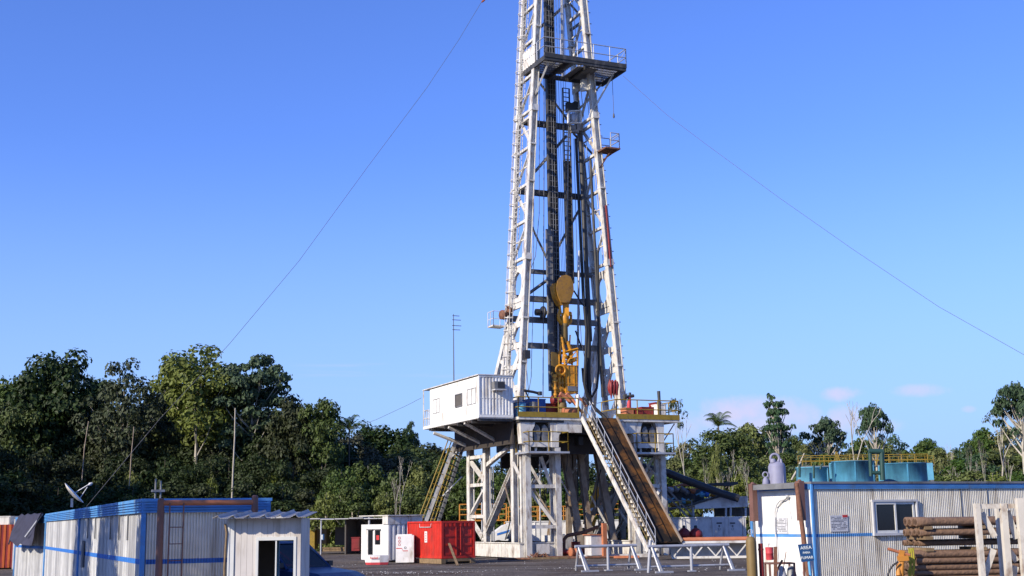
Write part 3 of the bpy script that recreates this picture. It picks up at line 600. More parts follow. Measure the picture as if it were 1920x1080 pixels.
# leg towers
for sg in (1, -1):
    X = (lambda a: a) if sg > 0 else (lambda a: 9.05 - a)
    for a in (.12, 2.0):
        s = MB(); s.beam(W(X(a), 0, .0), W(X(a), 0, HF - (1.5 if a < 1 else 1.7)), .34, .36, side=W.u, kind='H'); bld('front_column', s)
        s = MB(); s.beam(W(X(a), .7, .9), W(X(a), .7, HF - 1.), .2, .2, side=W.u); bld('inner_column', s)
    s = MB()
    for z in (1.75, 4.0): s.beam(W(X(.2), 0, z), W(X(1.9), 0, z), .2, .2, side=(0, 0, 1))
    s.beam(W(X(.2), .02, 3.9), W(X(1.9), .02, 1.8), .18, .18); s.beam(W(X(.25), .7, 5.8), W(X(1.4), .7, 4.0), .16, .16); s.beam(W(X(1.2), .4, 5.7), W(X(1.85), .4, 3.9), .2, .2)
    s.beam(W(X(.1), .75, 4.4), W(X(-.25), 1.1, 5.4), .16, .16); bld('front_brace', s)
    # work platform half way up
    s = MB(); s.bx(W, min(X(-.2), X(2.35)), max(X(-.2), X(2.35)), -1.0, .9, 5.82, 5.92); pf = bld('work_platform', s, 'galv')
    s = MB(); rail(s, [W(X(-.15), .85, 5.92), W(X(-.15), -.95, 5.92), W(X(2.3), -.95, 5.92), W(X(2.3), .85, 5.92)], 1.1, 1.2, .03); s.build('platform_railing', 'yellow', pf)
    s = MB(); s.beam(W(X(.1), -.02, 6.35), W(X(2.), -.02, 6.35), .26, .3, side=(0, 0, 1)); s.beam(W(X(1.5), .05, 5.9), W(X(1.5), .05, 6.9), .12); s.beam(W(X(.7), .05, 5.92), W(X(.8), .05, 6.6), .12); bld('knee_box', s)
    # base box and its side
    s = MB(); s.bx(W, min(X(-.3), X(2.3)), max(X(-.3), X(2.3)), .2, 9.6, .06, .9); s.bx(W, min(X(-.36), X(2.36)), max(X(-.36), X(2.36)), .14, 9.66, .84, .9)
    for d in (2.2, 4.4, 6.6, 8.8): s.bx(W, min(X(-.34), X(-.3)), max(X(-.34), X(-.3)), d, d + .1, .1, .84)
    s.bx(W, min(X(.6), X(1.4)), max(X(.6), X(1.4)), -.1, .2, .25, .8); bld('base_box', s, 'rigwhite')
    # side frame along the rig
    for a in ((0, ) if sg > 0 else ()):
        for d, w_, zt in ((1.45, .34, HF - .9), (5.6, .4, HF - .9), (8.2, .42, HF - .9)):
            s = MB(); s.beam(W(X(a), d, .9), W(X(a), d, zt), w_, .36, side=W.v, kind='H'); bld('side_column', s)
    s = MB()
    for z, z2 in ((6.0, 6.0), (4.3, 4.3), (2.4, 2.4)): s.beam(W(X(0), 5.6, z), W(X(0), 8.2, z2), .2, .22, side=(0, 0, 1))
    s.beam(W(X(0), 8.2, 5.8), W(X(0), 5.7, 4.4), .2, .22); s.beam(W(X(0), 5.6, 4.2), W(X(0), 8.2, 2.5), .2, .22); s.beam(W(X(0), 8.2, 2.3), W(X(0), 6.0, .9), .2, .22)
    s.beam(W(X(0), 2.2, HF - 1.6), W(X(0), 5.6, 5.4), .2, .24)
    bld('side_brace', s)
    s = MB(); s.beam(W(X(0), 1.6, 5.0), W(X(0), 6.2, .95), .36, .34, side=W.u, kind='H'); bld('raking_leg', s)
    s = MB(); s.beam(W(X(1.6), 1.8, 4.6), W(X(1.6), 6.0, .95), .3, .3, side=W.u, kind='H'); bld('raking_leg', s, 'pale')
    s = MB()
    for k in range(4): s.tube(W(X(.5 + .12 * k), 6.6, .9), W(X(.5 + .12 * k), 6.6, 5.4), .04, 6)
    bld('riser_pipe', s, 'galv')
# raising legs crossing beneath the floor
for p, q, w_ in (((1058, 850), (1090, 1030), .42), ((1120, 850), (1153, 1030), .42), ((1085, 830), (1108, 1028), .34), ((1045, 905), (1030, 1015), .3)):
    s = MB(); s.beam(W.px(*p, 3.5), W.px(*q, 2.6), w_, .34, side=W.u, kind='H'); bld('raising_leg', s, 'legtan')
for (x, y0, y1, w_) in ((1066, 835, 1005, .3), (1076, 845, 960, .24), (1166, 880, 1025, .36), (1098, 835, 920, .3)):
    s = MB(); s.beam(W.px(x, y0, 5.5), W.px(x + 1, y1, 5.5), w_, .3, side=W.u, kind='H'); bld('rear_column', s, 'legtan')
s = MB(); s.beam(W.px(1140, 905, 5), W.px(1100, 990, 5), .3, .3); s.beam(W.px(1130, 940, 6), W.px(1165, 905, 6), .2, .2); bld('cross_brace', s, 'legtan')
for k, (x0, y0, x1, y1, d_, w_) in enumerate(((1000, 905, 1038, 850, .9, .08), (1000, 915, 1040, 975, .9, .08), (1062, 900, 1100, 850, 4.2, .12), (1074, 960, 1104, 900, 4.2, .12), (1108, 930, 1138, 985, 3., .12), (1128, 860, 1112, 930, 4.5, .14), (1052, 900, 1068, 930, 2.6, .09), (895, 905, 912, 868, 6.5, .08), (1212, 870, 1240, 905, .6, .1), (1215, 940, 1240, 900, .6, .1), (1160, 955, 1190, 1000, 3.5, .12), (945, 905, 960, 960, 2.2, .08))):
    s = MB(); s.beam(W.px(x0, y0, d_), W.px(x1, y1, d_), w_, w_); bld('thin_brace', s, 'legtan' if k % 2 else 'rigwhite')
for k, (x, y0, y1, d_) in enumerate(((1032, 850, 1010, 1.2), (1012, 850, 1012, 1.3), (1083, 850, 990, 4.6), (1133, 870, 1015, 4.0), (1150, 900, 1015, 4.4), (903, 860, 1008, 6.8))):
    s = MB(); s.tube(W.px(x, y0, d_), W.px(x + 1, y1, d_), .05, 7); bld('drain_riser', s, 'galv' if k % 2 else 'dark')
# floor railings
for pts in ([W(-.5, 2.2, HF), W(-.5, -.33, HF), W(3.3, -.33, HF)], [W(5.8, 1.5, HF), W(5.8, -.33, HF), W(10., -.33, HF), W(10., 3., HF)]):
    s = MB(); rail(s, pts, 1.12, 1.25, .035); s.build('floor_railing', 'yellow', deck)
s = MB(); s.beam(W(10., .2, HF - .2), W(8.95, .2, HF - 1.6), .06, .06); s.beam(W(10, 2, HF - .2), W(9, 2, HF - 1.6), .06); bld('corner_strut', s, 'redd')

# ---- driller's cabin
cabin = thing('driller_cabin', 'white ribbed box cabin jutting out left of the rig floor with one dark window', 'cabin', W(-1.7, 4, 7.85))
CA0, CA1, CD, CZ0, CZ1 = -2.78, -.68, 8.0, 7.85, 10.22
s = MB(); s.bx(W, CA0 + .04, CA1 - .04, .04, CD, CZ0 + .12, CZ1 - .05); s.build('body', 'cabin', cabin)
s = MB(); s.corr(W, CA0 + .06, CA1 - .06, CZ0 + .16, CZ1 - .1, d=0, pitch=.2, amp=.045); s.build('ribbed_end_wall', 'cabin', cabin)
s = MB()
for a in (CA0, CA1 - .07): s.bx(W, a, a + .07, -.02, .05, CZ0, CZ1)
s.bx(W, CA0 + .07, CA1 - .07, -.025, .05, CZ0, CZ0 + .14); s.bx(W, CA0 + .07, CA1 - .07, -.02, .05, CZ1 - .1, CZ1); s.bx(W, CA0 + .07, CA1 - .07, -.006, .03, (CZ0 + CZ1) / 2 - .12, (CZ0 + CZ1) / 2 - .1)
s.bx(W, CA0 - .02, CA0, -.02, CD + 1.1, CZ0 - .04, CZ0 + .12); s.bx(W, CA0 - .01, CA1 + .02, .05, CD + 1.1, CZ0 - .06, CZ0 + .1)
s.build('corner_frame', 'cabin', cabin)
s = MB(); s.bx(W, CA0 - .06, CA1 + .04, -.06, CD + 1.1, CZ1, CZ1 + .05); s.build('roof', 'rigwhite', cabin)
def sidewin(d0, d1, z0, z1, mf, mg, nm):
    s = MB()
    s.bx(W, CA0 - .02, CA0 + .04, d0, d1, z0, z0 + .05); s.bx(W, CA0 - .02, CA0 + .04, d0, d1, z1 - .05, z1); s.bx(W, CA0 - .02, CA0 + .04, d0, d0 + .05, z0 + .05, z1 - .05); s.bx(W, CA0 - .02, CA0 + .04, d1 - .05, d1, z0 + .05, z1 - .05)
    f = s.build(nm + '_frame', mf, cabin); MB().bx(W, CA0 + .015, CA0 + .038, d0 + .05, d1 - .05, z0 + .05, z1 - .05).build(nm + '_pane', mg, f)
c1, c2 = W.co(W.side(853, 740, CA0)), W.co(W.side(866, 762, CA0))
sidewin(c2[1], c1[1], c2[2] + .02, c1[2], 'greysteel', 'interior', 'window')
for x0, x1, y0, y1 in ((875, 891, 731, 756), (811, 823, 750, 773)):
    c1, c2 = W.co(W.side(x1, y1, CA0)), W.co(W.side(x0, y0, CA0)); s = MB()
    d0, d1, z0, z1 = c1[1], c2[1], c1[2], c2[2]
    for dd in (d0, (d0 + d1) / 2, d1): s.bx(W, CA0 + .025, CA0 + .038, dd - .02, dd + .02, z0, z1)
    for zz_ in (z0, z1): s.bx(W, CA0 + .02, CA0 + .036, d0, d1, zz_ - .015, zz_ + .015)
    s.build('shutter_outline', 'greysteel', cabin)
s = MB(); s.bx(W, CA0 + .8, CA0 + 1.45, -.42, .0, CZ0 + 1.58, CZ0 + 2.0); ac = s.build('air_conditioner', 'greysteel', cabin)
MB().bx(W, CA0 + 1.0, CA0 + 1.42, -.43, -.42, CZ0 + 1.62, CZ0 + 1.96).build('grille', 'blackm', ac); MB().bx(W, CA0 + .8, CA0 + 1.5, -.5, 0, CZ0 + 1.5, CZ0 + 1.56).build('shelf', 'pale', ac)
s = MB()
for a in (CA0, CA0 + .9, CA1): s.beam(W(a, CD + 1.05, CZ0), W(a, CD + 1.05, CZ1), .07)
rail(s, [W(CA0, CD + .05, CZ0 + .1), W(CA0, CD + 1.05, CZ0 + .1), W(CA1, CD + 1.05, CZ0 + .1)], 1.0, .35, .022, 1); s.build('porch_frame', 'rigwhite', cabin)
s = MB()
for d in (1.0, 3.2, 5.4, 7.6): s.bx(W, CA0, -.45, d, d + .14, CZ0 - .26, CZ0 - .06)
for d in (.1, CD): s.bx(W, CA0, CA1, d, d + .1, CZ0 - .2, CZ0 - .06)
s.build('floor_beam', 'dark', cabin)
for x0, y0, x1, y1, d in ((813, 812, 866, 834, 7.4), (841, 801, 900, 828, 5.2), (871, 793, 935, 824, 3.0)):
    MB().beam(W.side(x0, y0, CA0 + .1), W(-.1, d, HF - 1.35), .13, .16).build('support_strut', 'rigwhite', cabin)
s = MB(); s.bx(W, -.62, -.52, .3, 9.3, HF - 1.5, HF - .2); bld('outer_girder', s, 'under')  # coloured dark for the shade cast by the overhanging cabin
an = MB(); b = W.side(851, 716, CA0 + .3) ; an.tube(b, b + V((0, 0, 4.1)), .035, 6, .02)
for dz, hw in ((4.0, .32), (3.75, .4), (3.4, .42), (3.15, .36)): an.tube(b + V((0, 0, dz)) - W.u * hw * .2, b + V((0, 0, dz)) + W.u * hw * 1.2, .022, 5)
solo(an, 'radio_antenna', 'cable', 'thin upright radio antenna with four short bars on the cabin roof', 'antenna', base=b)

def drum(c, r, h, mt, nm, lb, cat='drum', group=None, n=18):
    t = thing(nm, lb, cat, c, group); s = MB(); s.lathe(c, [(r * .98, 0), (r, .03), (r * .97, .06), (r * .97, h * .33), (r * 1.02, h * .35), (r * .97, h * .37), (r * .97, h * .64), (r * 1.02, h * .66), (r * .97, h * .68), (r * .97, h - .05), (r, h - .02), (r * .98, h)], n); s.build('shell', mt, t)
    MB().lathe(V(c) + V((0, 0, h)), [(.05, 0), (.05, .03)], 8).build('bung', 'blackm', t); return t
# ---- ramp and front stairs
rp = thing('pipe_ramp', 'wide rust brown steel ramp sloping from the rig floor down to the catwalk', 'ramp', W(5, -7, .8))
RT, RB_ = (-.35, HF + .02), (-7.1, .85)
def rpt(a, t, o=0): return W(a, RT[0] + (RB_[0] - RT[0]) * t, RT[1] + (RB_[1] - RT[1]) * t + o - .25 * sin(pi * t) * .6)
s = MB(); K = 8
for i in range(K):
    p, q, r_, t_ = rpt(4.25, i / K), rpt(5.74, i / K), rpt(5.74, (i + 1) / K), rpt(4.25, (i + 1) / K); dn = V((0, 0, -.14))
    s.add([p, q, r_, t_, p + dn, q + dn, r_ + dn, t_ + dn], [(0, 3, 2, 1), (4, 5, 6, 7), (0, 4, 7, 3), (1, 2, 6, 5)])
s.build('ramp_plate', 'ramp', rp)
for a in (4.22, 5.78):
    s = MB()
    for i in range(K): s.beam(rpt(a, i / K, -.02), rpt(a, (i + 1) / K, -.02), .07, .30, side=W.u)
    s.build('ramp_curb', 'pale2' if a > 5 else 'dark', rp)
s = MB(); s.beam(W(4.4, -.3, HF), W(4.4, -.3, HF + 1.1), .07); s.beam(W(5.1, -.2, HF), W(5.1, -.2, HF + .35), .3); s.beam(W.px(1112, 765, .2), W.px(1130, 780, .2), .1); s.build('ramp_head_post', 'dark', rp)
sr = thing('front_stairs', 'long steep white stairway with handrails beside the rusty ramp', 'stairs', W(4, -7.4, 0))
def spt(a, t, o=0): return W(a, -.3 + (-7.2) * t, HF + (.45 - HF) * t + o)
MB().beam(spt(3.52, 0), spt(3.52, 1), .08, .27, side=W.u).build('stringer', 'rigwhite', sr)
MB().beam(spt(4.02, 0), spt(4.02, 1), .07, .2, side=W.u).build('stringer', 'rigwhite', sr)
s = MB()
for i in range(1, 30): p = spt(3.57, i / 30); s.bx(W, 3.57, 3.98, W.co(p)[1] - .12, W.co(p)[1] + .12, p.z - .02, p.z + .02)
s.build('tread', 'khaki', sr, kind='stuff')
for a, mm in ((3.54, 'khaki'), (4.05, 'galv')):
    s = MB()
    for o in (.5, .98): s.tube(spt(a, .0, o), spt(a, .98, o), .022, 6)
    for i in range(9): s.tube(spt(a, i / 8 * .98, .1), spt(a, i / 8 * .98, .98), .02, 6)
    s.build('handrail', mm, sr)
s = MB(); s.beam(spt(3.6, .05, 1.4), spt(3.6, 0, .2), .05); 
bl = MB(); bl.prism([W(2.4, -4.6, 0), W(2.4, -5.0, 0), W(3.2, -5.6, 3.2), W(3.2, -5.2, 3.2)], W.u * .1)
# rear-left stairs
rs = thing('rear_stairs', 'steep stairway with yellow handrails below the white cabin', 'stairs', W.px(815, 985, 8.5))
def px2(x, y, d): return W.px(x, y, d)
MB().beam(px2(855, 826, 8.6), px2(790, 1000, 8.6), .22, .12, side=W.u).build('stringer', 'rigwhite', rs)
MB().beam(px2(868, 838, 9.9), px2(815, 1000, 9.9), .2, .12, side=W.u).build('stringer', 'greysteel', rs)
s = MB()
for i in range(1, 17): s.beam(px2(855, 826, 8.6).lerp(px2(790, 1000, 8.6), i / 17), px2(868, 838, 9.9).lerp(px2(815, 1000, 9.9), i / 17), .03, .12, side=(0, 0, 1))
s.build('tread', 'dark', rs, kind='stuff')
s = MB()
for (p, q, d) in (((855, 826), (790, 1000), 8.55), ((868, 838), (815, 1000), 9.95)):
    for o in ((-7, -3), (-13, -6)): s.tube(px2(p[0] + o[0], p[1] + o[1], d), px2(q[0] + o[0], q[1] + o[1], d), .035, 6)
    for i in range(9): c = px2(*p, d).lerp(px2(*q, d), i / 8); c2 = px2(p[0] - 13, p[1] - 6, d).lerp(px2(q[0] - 13, q[1] - 6, d), i / 8); s.tube(c, c2, .03, 6)
s.build('handrail', 'yellow', rs)
s = MB(); s.beam(px2(868, 836, 9), px2(848, 856, 9), .08); s.beam(px2(866, 894, 9), px2(830, 930, 9), .06); s.build('brace', 'pale', rs)

rr = random.Random(31)
for k, (x0, y0, x1, y1, d0, mt, lb) in enumerate(((1000, 848, 1035, 960, 2.5, 'black', 'black hose sagging between the columns of the left tower'), (1060, 850, 1052, 985, 3.0, 'cable', 'grey cable hanging just right of the left tower'), (1090, 862, 1112, 900, 3.2, 'cable', 'short cable looped below the middle of the rig floor'), (1126, 880, 1118, 1010, 2.0, 'black', 'dark hose dropping behind the front stairs'), (1020, 838, 1024, 925, 1.5, 'galv', 'bright thin pipe hanging inside the left tower'), (958, 900, 950, 1012, 2.4, 'black', 'black hose dangling beside the raking leg'), (1222, 868, 1236, 1000, 1.6, 'cable', 'dark cable hanging inside the right tower'))):
    pts = []
    for i in range(9):
        t_ = i / 8; p = W.px(x0 + (x1 - x0) * t_ + 5 * sin(t_ * 5 + k), y0 + (y1 - y0) * t_ + (14 * sin(pi * t_) if k in (0, 2) else 0), d0 + .2 * sin(t_ * 4)); pts.append(p)
    solo(MB().path(pts, .035 if mt != 'cable' else .022, 6), 'hanging_hose', mt, lb, 'hose')
for k, (a, d, dg_, L_, lb) in enumerate(((2.5, -2.2, 8, 3.0, 'long rusty bar lying on the ground before the legs'), (-2.0, -.6, -12, 1.8, 'short rusty bar on the ground right of the red container'), (5.2, .6, 20, 2.4, 'rusty bar lying under the ramp'))):
    f = Fr(W(a, d, .06), dg_); solo(MB().tube(f(0, 0, 0), f(L_, 0, 0), .06, 8), 'steel_bar', 'rust', lb, 'bar')
for k, (a, d, r_, mt, lb) in enumerate(((3.0, 1.6, .28, 'drumblue', 'blue drum standing between the rig legs'), (3.7, 1.2, .27, 'redd', 'dull red drum right of the blue one between the rig legs'), (7.3, -.8, .27, 'galv', 'grey drum standing right of the ramp'))): drum(W(a, d, 0), r_, .86, mt, 'steel_drum', lb)
# ---- things on the rig floor
def crate(fr, nm, mt, lb, cat, a0, a1, d0, d1, z0, z1, lid=.04, group=None):
    t = thing(nm, lb, cat, fr((a0 + a1) / 2, (d0 + d1) / 2, z0), group); s = MB(); s.bx(fr, a0, a1, d0, d1, z0, z1 - lid)
    for a in (a0 + .04, a1 - .1): s.bx(fr, a, a + .06, d0 - .015, d0, z0 + .02, z1 - lid - .01)
    s.build('body', mt, t); MB().bx(fr, a0 - .03, a1 + .03, d0 - .03, d1 + .03, z1 - lid, z1).build('lid', mt, t); return t
crate(W, 'equipment_bin', 'drumblue', 'large dark blue bin on the rig floor left of the amber top drive', 'bin', .75, 1.75, .8, 1.8, HF, HF + 1.15)
crate(W, 'equipment_bin', 'drumblue', 'narrow navy bin beside the left leg of the mast', 'bin', .05, .55, 1., 1.6, HF, HF + .95)
crate(W, 'equipment_cabinet', 'redd', 'dark red cabinet behind the yellow floor railing near the top drive', 'cabinet', 1.95, 2.9, 1.2, 2.2, HF, HF + .95)
drum(W(-.1, .2, HF), .3, .8, 'tankcyan', 'open_drum', 'light blue drum at the left end of the rig floor railing')
drum(W(.75, .35, HF), .25, .9, 'greysteel', 'gas_drum', 'round topped grey drum behind the yellow railing')
for k, (a, w_, h_) in enumerate(((2.95, .5, .5), (3.05, .3, .35))):
    pass
s = MB(); s.lathe(W(2.6, .2, HF + .35), [(.02, 0), (.28, 0), (.28, .9), (.02, .9)], 14, W.u); t = solo(s, 'winch_drum', 'rustorange', 'small rusty winch drum lying behind the left railing', 'winch')
cr_ = thing('red_winch', 'bright red air winch standing on the rig floor', 'winch', W(2.2, .9, HF + .9)); s = MB(); s.lathe(W(2.15, .8, HF + 1.1), [(.02, 0), (.25, 0), (.25, .08), (.14, .1), (.14, .45), (.25, .48), (.25, .56), (.02, .56)], 14, W.u); s.build('spool', 'redd', cr_); MB().bx(W, 2.2, 2.7, .6, 1.1, HF + .955, HF + 1.02).build('base', 'redd', cr_)
s = MB(); s.path([W.px(982, 732, 2), W.px(1000, 735, 2), W.px(1012, 738, 2)], .08, 7); s.lathe(W.px(1012, 738, 2), [(.14, -.1), (.14, .12)], 10); s.path([W.px(984, 731, 2.2), W.px(994, 752, 2.2)], .05, 6)
solo(s, 'davit_arm', 'blackm', 'dark bent boom over the blue bins', 'boom')
# tongs / orange bundle under the top drive
s = MB()
for p, q, r in (((1050, 738), (1070, 756), .14), ((1062, 738), (1080, 760), .12), ((1080, 742), (1100, 762), .1), ((1066, 745), (1092, 775), .1)): s.path([W.px(*p, 1.2), W.px((p[0] + q[0]) / 2 + 2, (p[1] + q[1]) / 2 - 1, 1.2), W.px(*q, 1.)], [r, r * .9, r * .7], 8)
solo(s, 'tong_arms', 'rustorange', 'rusty orange tong arms reaching from the top drive to the stair head', 'tongs')
s = MB(); s.tube(W.px(1053, 782, .8), W.px(1054, 745, .8), .16, 10); s.tube(W.px(1058, 782, 1.), W.px(1058, 750, 1.), .1, 8); s.lathe(W.px(1054, 762, .8), [(.26, -.1), (.28, 0), (.26, .2)], 12); solo(s, 'iron_roughneck', 'khaki', 'ochre greasy pipe spinner below the amber top drive', 'machine')
s = MB(); s.path(pxs([(1092, 745), (1108, 757), (1122, 770), (1136, 783)], .6), .07, 7); solo(s, 'pipe_section', 'dark', 'dark pipe slanting down to the head of the ramp', 'pipe')
solo(MB().tube(W.px(1084, 740, .9), W.px(1081, 775, .9), .10, 8), 'white_post', 'white', 'short white post at the head of the front stairs', 'post')
solo(MB().path([W.px(1106, 752, 1.5), W.px(1120, 756, 1.5), W.px(1142, 752, 1.8)], .02, 5), 'slack_cable', 'cable', 'slack cable drooping between hose and right mast leg', 'cable')
# red coveralls-like cloth on right leg
cl = MB(); rr = random.Random(2)
for k in range(6):
    x = 1143 + k * 2.8; pts = [W.px(x + rr.uniform(-1, 1), 712 + i * 6.5 + k % 2 * 3, 2.7 - .1 * (k % 2)) for i in range(5 + (k == 1))]; cl.path(pts, [.05, .12, .11, .09, .06, .03][:len(pts)], 7)
solo(cl, 'red_sling_bundle', 'redd', 'bundle of faded red slings hanging on the right mast leg', 'slings')
vp = thing('red_valve_post', 'red standpipe valve with handwheel on the right of the rig floor', 'valve', W.px(1180, 775, 1.5)); s = MB(); s.tube(W.px(1179, 780, 1.5), W.px(1180, 745, 1.5), .16, 10, .1); s.build('post', 'pink', vp); s = MB(); s.tube(W.px(1172, 745, 1.5), W.px(1188, 742, 1.5), .1, 8); s.lathe(W.px(1172, 744, 1.5), [(.16, -.08), (.16, .08)], 10, W.u); s.tube(W.px(1181, 745, 1.5), W.px(1181, 736, 1.5), .08, 8); s.build('valve_body', 'dark', vp)
crate(W, 'equipment_cabinet', 'rustorange', 'tan box right beside the foot of the right mast leg', 'box', 6.95, 7.5, .6, 1.3, HF, HF + .75)
crate(W, 'equipment_cabinet', 'redd', 'lowest dark red cabinet right of the tan box', 'cabinet', 7.6, 8.15, .6, 1.5, HF, HF + .62)
crate(W, 'equipment_cabinet', 'redd', 'wide dark red cabinet left of the white cabinet on the rig floor', 'cabinet', 8.2, 9.0, .9, 2.0, HF, HF + .85)
crate(W, 'equipment_cabinet', 'white', 'white cabinet near the right end of the rig floor', 'cabinet', 9.05, 9.65, .5, 1.2, HF, HF + 1.)
crate(W, 'equipment_cabinet', 'redd', 'tall dark red cabinet at the far right end of the rig floor', 'cabinet', 9.45, 9.85, 1.4, 2.2, HF, HF + 1.2)
s = MB(); s.tube(W(9.05, .2, HF), W(9.0, .2, HF + 1.75), .07, 8, .1); solo(s, 'exhaust_stack', 'dark', 'dark upright pipe sticking above the right floor railing', 'pipe')

# ================================================================ around the rig foot
s = MB(); s.bx(W, 3.9, 6.4, -13.5, -7.2, .35, .95)
cw = thing('catwalk', 'low white catwalk with triangle bracing at the foot of the ramp', 'catwalk', W(5.2, -10, 0)); s2 = MB()
E0w = Fr(W(5.9, -7.0, 0), -4)
s2.bx(E0w, -.6, 5.2, -.1, 1.0, .78, .9); 
s2.bx(E0w, -.6, 5.2, .9, .96, .05, .78); s2.build('deck', 'tankwhite', cw)
s3 = MB(); s3.bx(E0w, -.6, 5.2, -.12, -.02, .0, .12)
for i in range(6):
    s3.beam(E0w(-.5 + i * 1.1, -.05, .12), E0w(0.05 + i * 1.1, -.05, .76), .06); 
    if i < 5: s3.beam(E0w(.05 + i * 1.1, -.05, .76), E0w(.6 + i * 1.1, -.05, .12), .06)
s3.build('truss_side', 'rigwhite', cw)
for k, (z_, d_, a_, L_) in enumerate(((.99, .1, -.5, 5.3), (.99, .32, -.2, 5.1), (1.0, .56, .3, 4.9))):
    s = MB(); s.tube(E0w(a_, d_, z_), E0w(a_ + L_, d_, z_), .10, 10); solo(s, 'drill_pipe', 'rustorange', ['front orange rusty pipe lying on the catwalk', 'middle orange rusty pipe lying on the catwalk', 'rear orange rusty pipe lying on the catwalk'][k], 'pipe')
# pipe rack rails with A legs (white guard frames in front)
def trestle(p0, p1, lb):
    f = Fr(p0, math.degrees(math.atan2(p1.y - p0.y, p1.x - p0.x))); Lh = (p1 - p0).length
    t = thing('pipe_trestle', lb, 'trestle', p0, 'low white tube trestles on the yard'); H = 1.0
    MB().tube(f(-.05, 0, H), f(Lh, 0, H), .065, 10).build('top_rail', 'galv', t)
    MB().tube(f(0, .1, .22), f(Lh, .1, .22), .045, 8).build('lower_rail', 'galv', t)
    for a, spread in ((.1, .5), (Lh * .52, 0), (Lh - .25, .5)):
        s = MB()
        if spread:
            for dd in (-spread, spread): s.tube(f(a, 0, H), f(a + .1, dd, .04), .05, 8)
            s.tube(f(a + .02, 0, H), f(a + .45, 0, .04), .05, 8); s.bx(f, a - .1, a + .65, -spread - .05, -spread + .06, 0, .07)
        else: s.tube(f(a, 0, H), f(a, 0, .02), .06, 8); s.bx(f, a - .15, a + .15, -.1, .1, 0, .05)
        s.build('leg', 'galv', t)
trestle(V((2.45, 53.2, 0)), V((5.0, 54.2, 0)), 'white tube trestle standing left of the stair foot')
trestle(V((5.2, 51.0, 0)), V((8.5, 52.2, 0)), 'white tube trestle standing right in front of the ramp foot')
s = MB(); p = V((5.15, 51.1, 0)); s.tube(p, p + V((.12, 0, 1.25)), .06, 8); solo(s, 'guard_post', 'galv', 'single leaning white post between the two tube trestles', 'post')
# mats and junk
def timber(p, deg, L_, lb, wd=.3, h=.12, mt='wood'):
    f = Fr(p, deg); s = MB()
    for i in range(3): s.bx(f, 0, L_ * (1 - .03 * i), i * wd * .34, i * wd * .34 + wd * .32, 0, h * (1 - .1 * (i == 1)))
    solo(s, 'timber_mat', mt, lb, 'timber')
timber(W(-.8, -1.2, 0), 15, 2.6, 'flat timber boards at the front left foot of the substructure', .8, .1)
timber(W(.9, -.9, 0), 10, 2.6, 'darker boards lying under the front right column of the left tower', .9, .12, 'rust')
timber(W(2.6, -1.4, 0), 5, 4.5, 'long pale beam lying between the leg towers', .3, .18, 'tankwhite')
timber(W(3.9, -3.0, 0), -10, 1.4, 'short rusty plates stacked near the stair foot', .6, .12, 'rustorange')
rr = random.Random(11); jl = MB()
for i in range(26):
    p = W(rr.uniform(.0, 1.1), rr.uniform(-1.0, -.3), .1); jl.path([p, p + V((rr.uniform(-.25, .25), rr.uniform(-.2, .2), rr.uniform(.02, .25)))], .03, 5)
solo(jl, 'scrap_pile', 'rust', 'heap of rusty chain and scrap against the white base box', 'scrap')
bx_ = thing('junction_box', 'peach coloured steel box beside the stair foot', 'box', W(3.1, -4.2, 0)); s = MB(); s.bx(W, 2.95, 3.85, -2.2, -1.4, .15, 1.25); s.build('body', 'tankwhite', bx_); s = MB(); s.bx(W, 2.85, 3.9, -2.25, -1.35, 1.25, 1.3); s.bx(W, 3.6, 3.85, -2.4, -2.2, 0, 1.9); s.build('cap', 'rustorange', bx_)
for k, (a, d, r, L_, mt) in enumerate(((2.1, .2, .2, .9, 'redd'), (2.4, -.6, .28, .5, 'rustorange'), (3.2, .4, .18, .7, 'redd'), (2.9, -.2, .22, .5, 'rust'))):
    s = MB(); s.lathe(W(a, d, .3), [(r * .6, 0), (r, .02), (r, L_ * .3), (r * .7, L_ * .32), (r * .7, L_ * .7), (r, L_ * .72), (r, L_)], 14, W.u + W.v * (.3 * k - .4)); solo(s, 'pipe_fitting', mt, ['dull red flanged fitting nearest the left tower foot', 'large orange flanged ring lying before the legs', 'red flanged fitting farther back between the legs', 'small rusty flanged fitting amid the others'][k], 'fitting')
s = MB(); s.path([W.px(1057, 1035, 1.), W.px(1057, 1012, 1.), W.px(1064, 1004, 1.), W.px(1095, 998, 1.2), W.px(1120, 988, 1.6)], .11, 9); solo(s, 'drain_pipe', 'rust', 'rusty bent pipe running low beside the left leg tower', 'pipe')
tk = thing('low_skid_tank', 'cream low tank with rusty bottom behind the bent rusty pipe', 'tank', W(2.6, 2.2, 0)); s = MB(); s.bx(W, 2.25, 3.6, 1.3, 2.8, .35, 1.25); s.build('shell', 'tankwhite', tk); MB().bx(W, 2.2, 3.7, 1.2, 2.9, .1, .35).build('skid', 'rustorange', tk)

# ================================================================ containers on the left
CA = Fr(P(267, 1000, 25) * V((1, 1, 0)) if False else V((P(267, 1000, 25).x, 25, 0)), 24)
def fcz(fr, x, y): return fr.co(fr.px(x, y, 0))
HA = fcz(CA, 267, 935)[2]; LA = fcz(CA, 505, 930)[0]; sz = fcz(CA, 263, 1054)[2]
def band(s, fr, a0, a1, z0, z1, axis, off=-.03):
    """louvred trim band: face plate with three shadow grooves"""
    n = 4; h = (z1 - z0) / n; off *= 1.6
    for i in range(n):
        if axis == 'a': s.bx(fr, a0, a1, off, .0, z0 + i * h, z0 + i * h + h * .62); s.bx(fr, a0, a1, off * .2, .0, z0 + i * h + h * .62, z0 + (i + 1) * h)
        else: s.bx(fr, off, .0, a0, a1, z0 + i * h, z0 + i * h + h * .62); s.bx(fr, off * .2, .0, a0, a1, z0 + i * h + h * .62, z0 + (i + 1) * h)
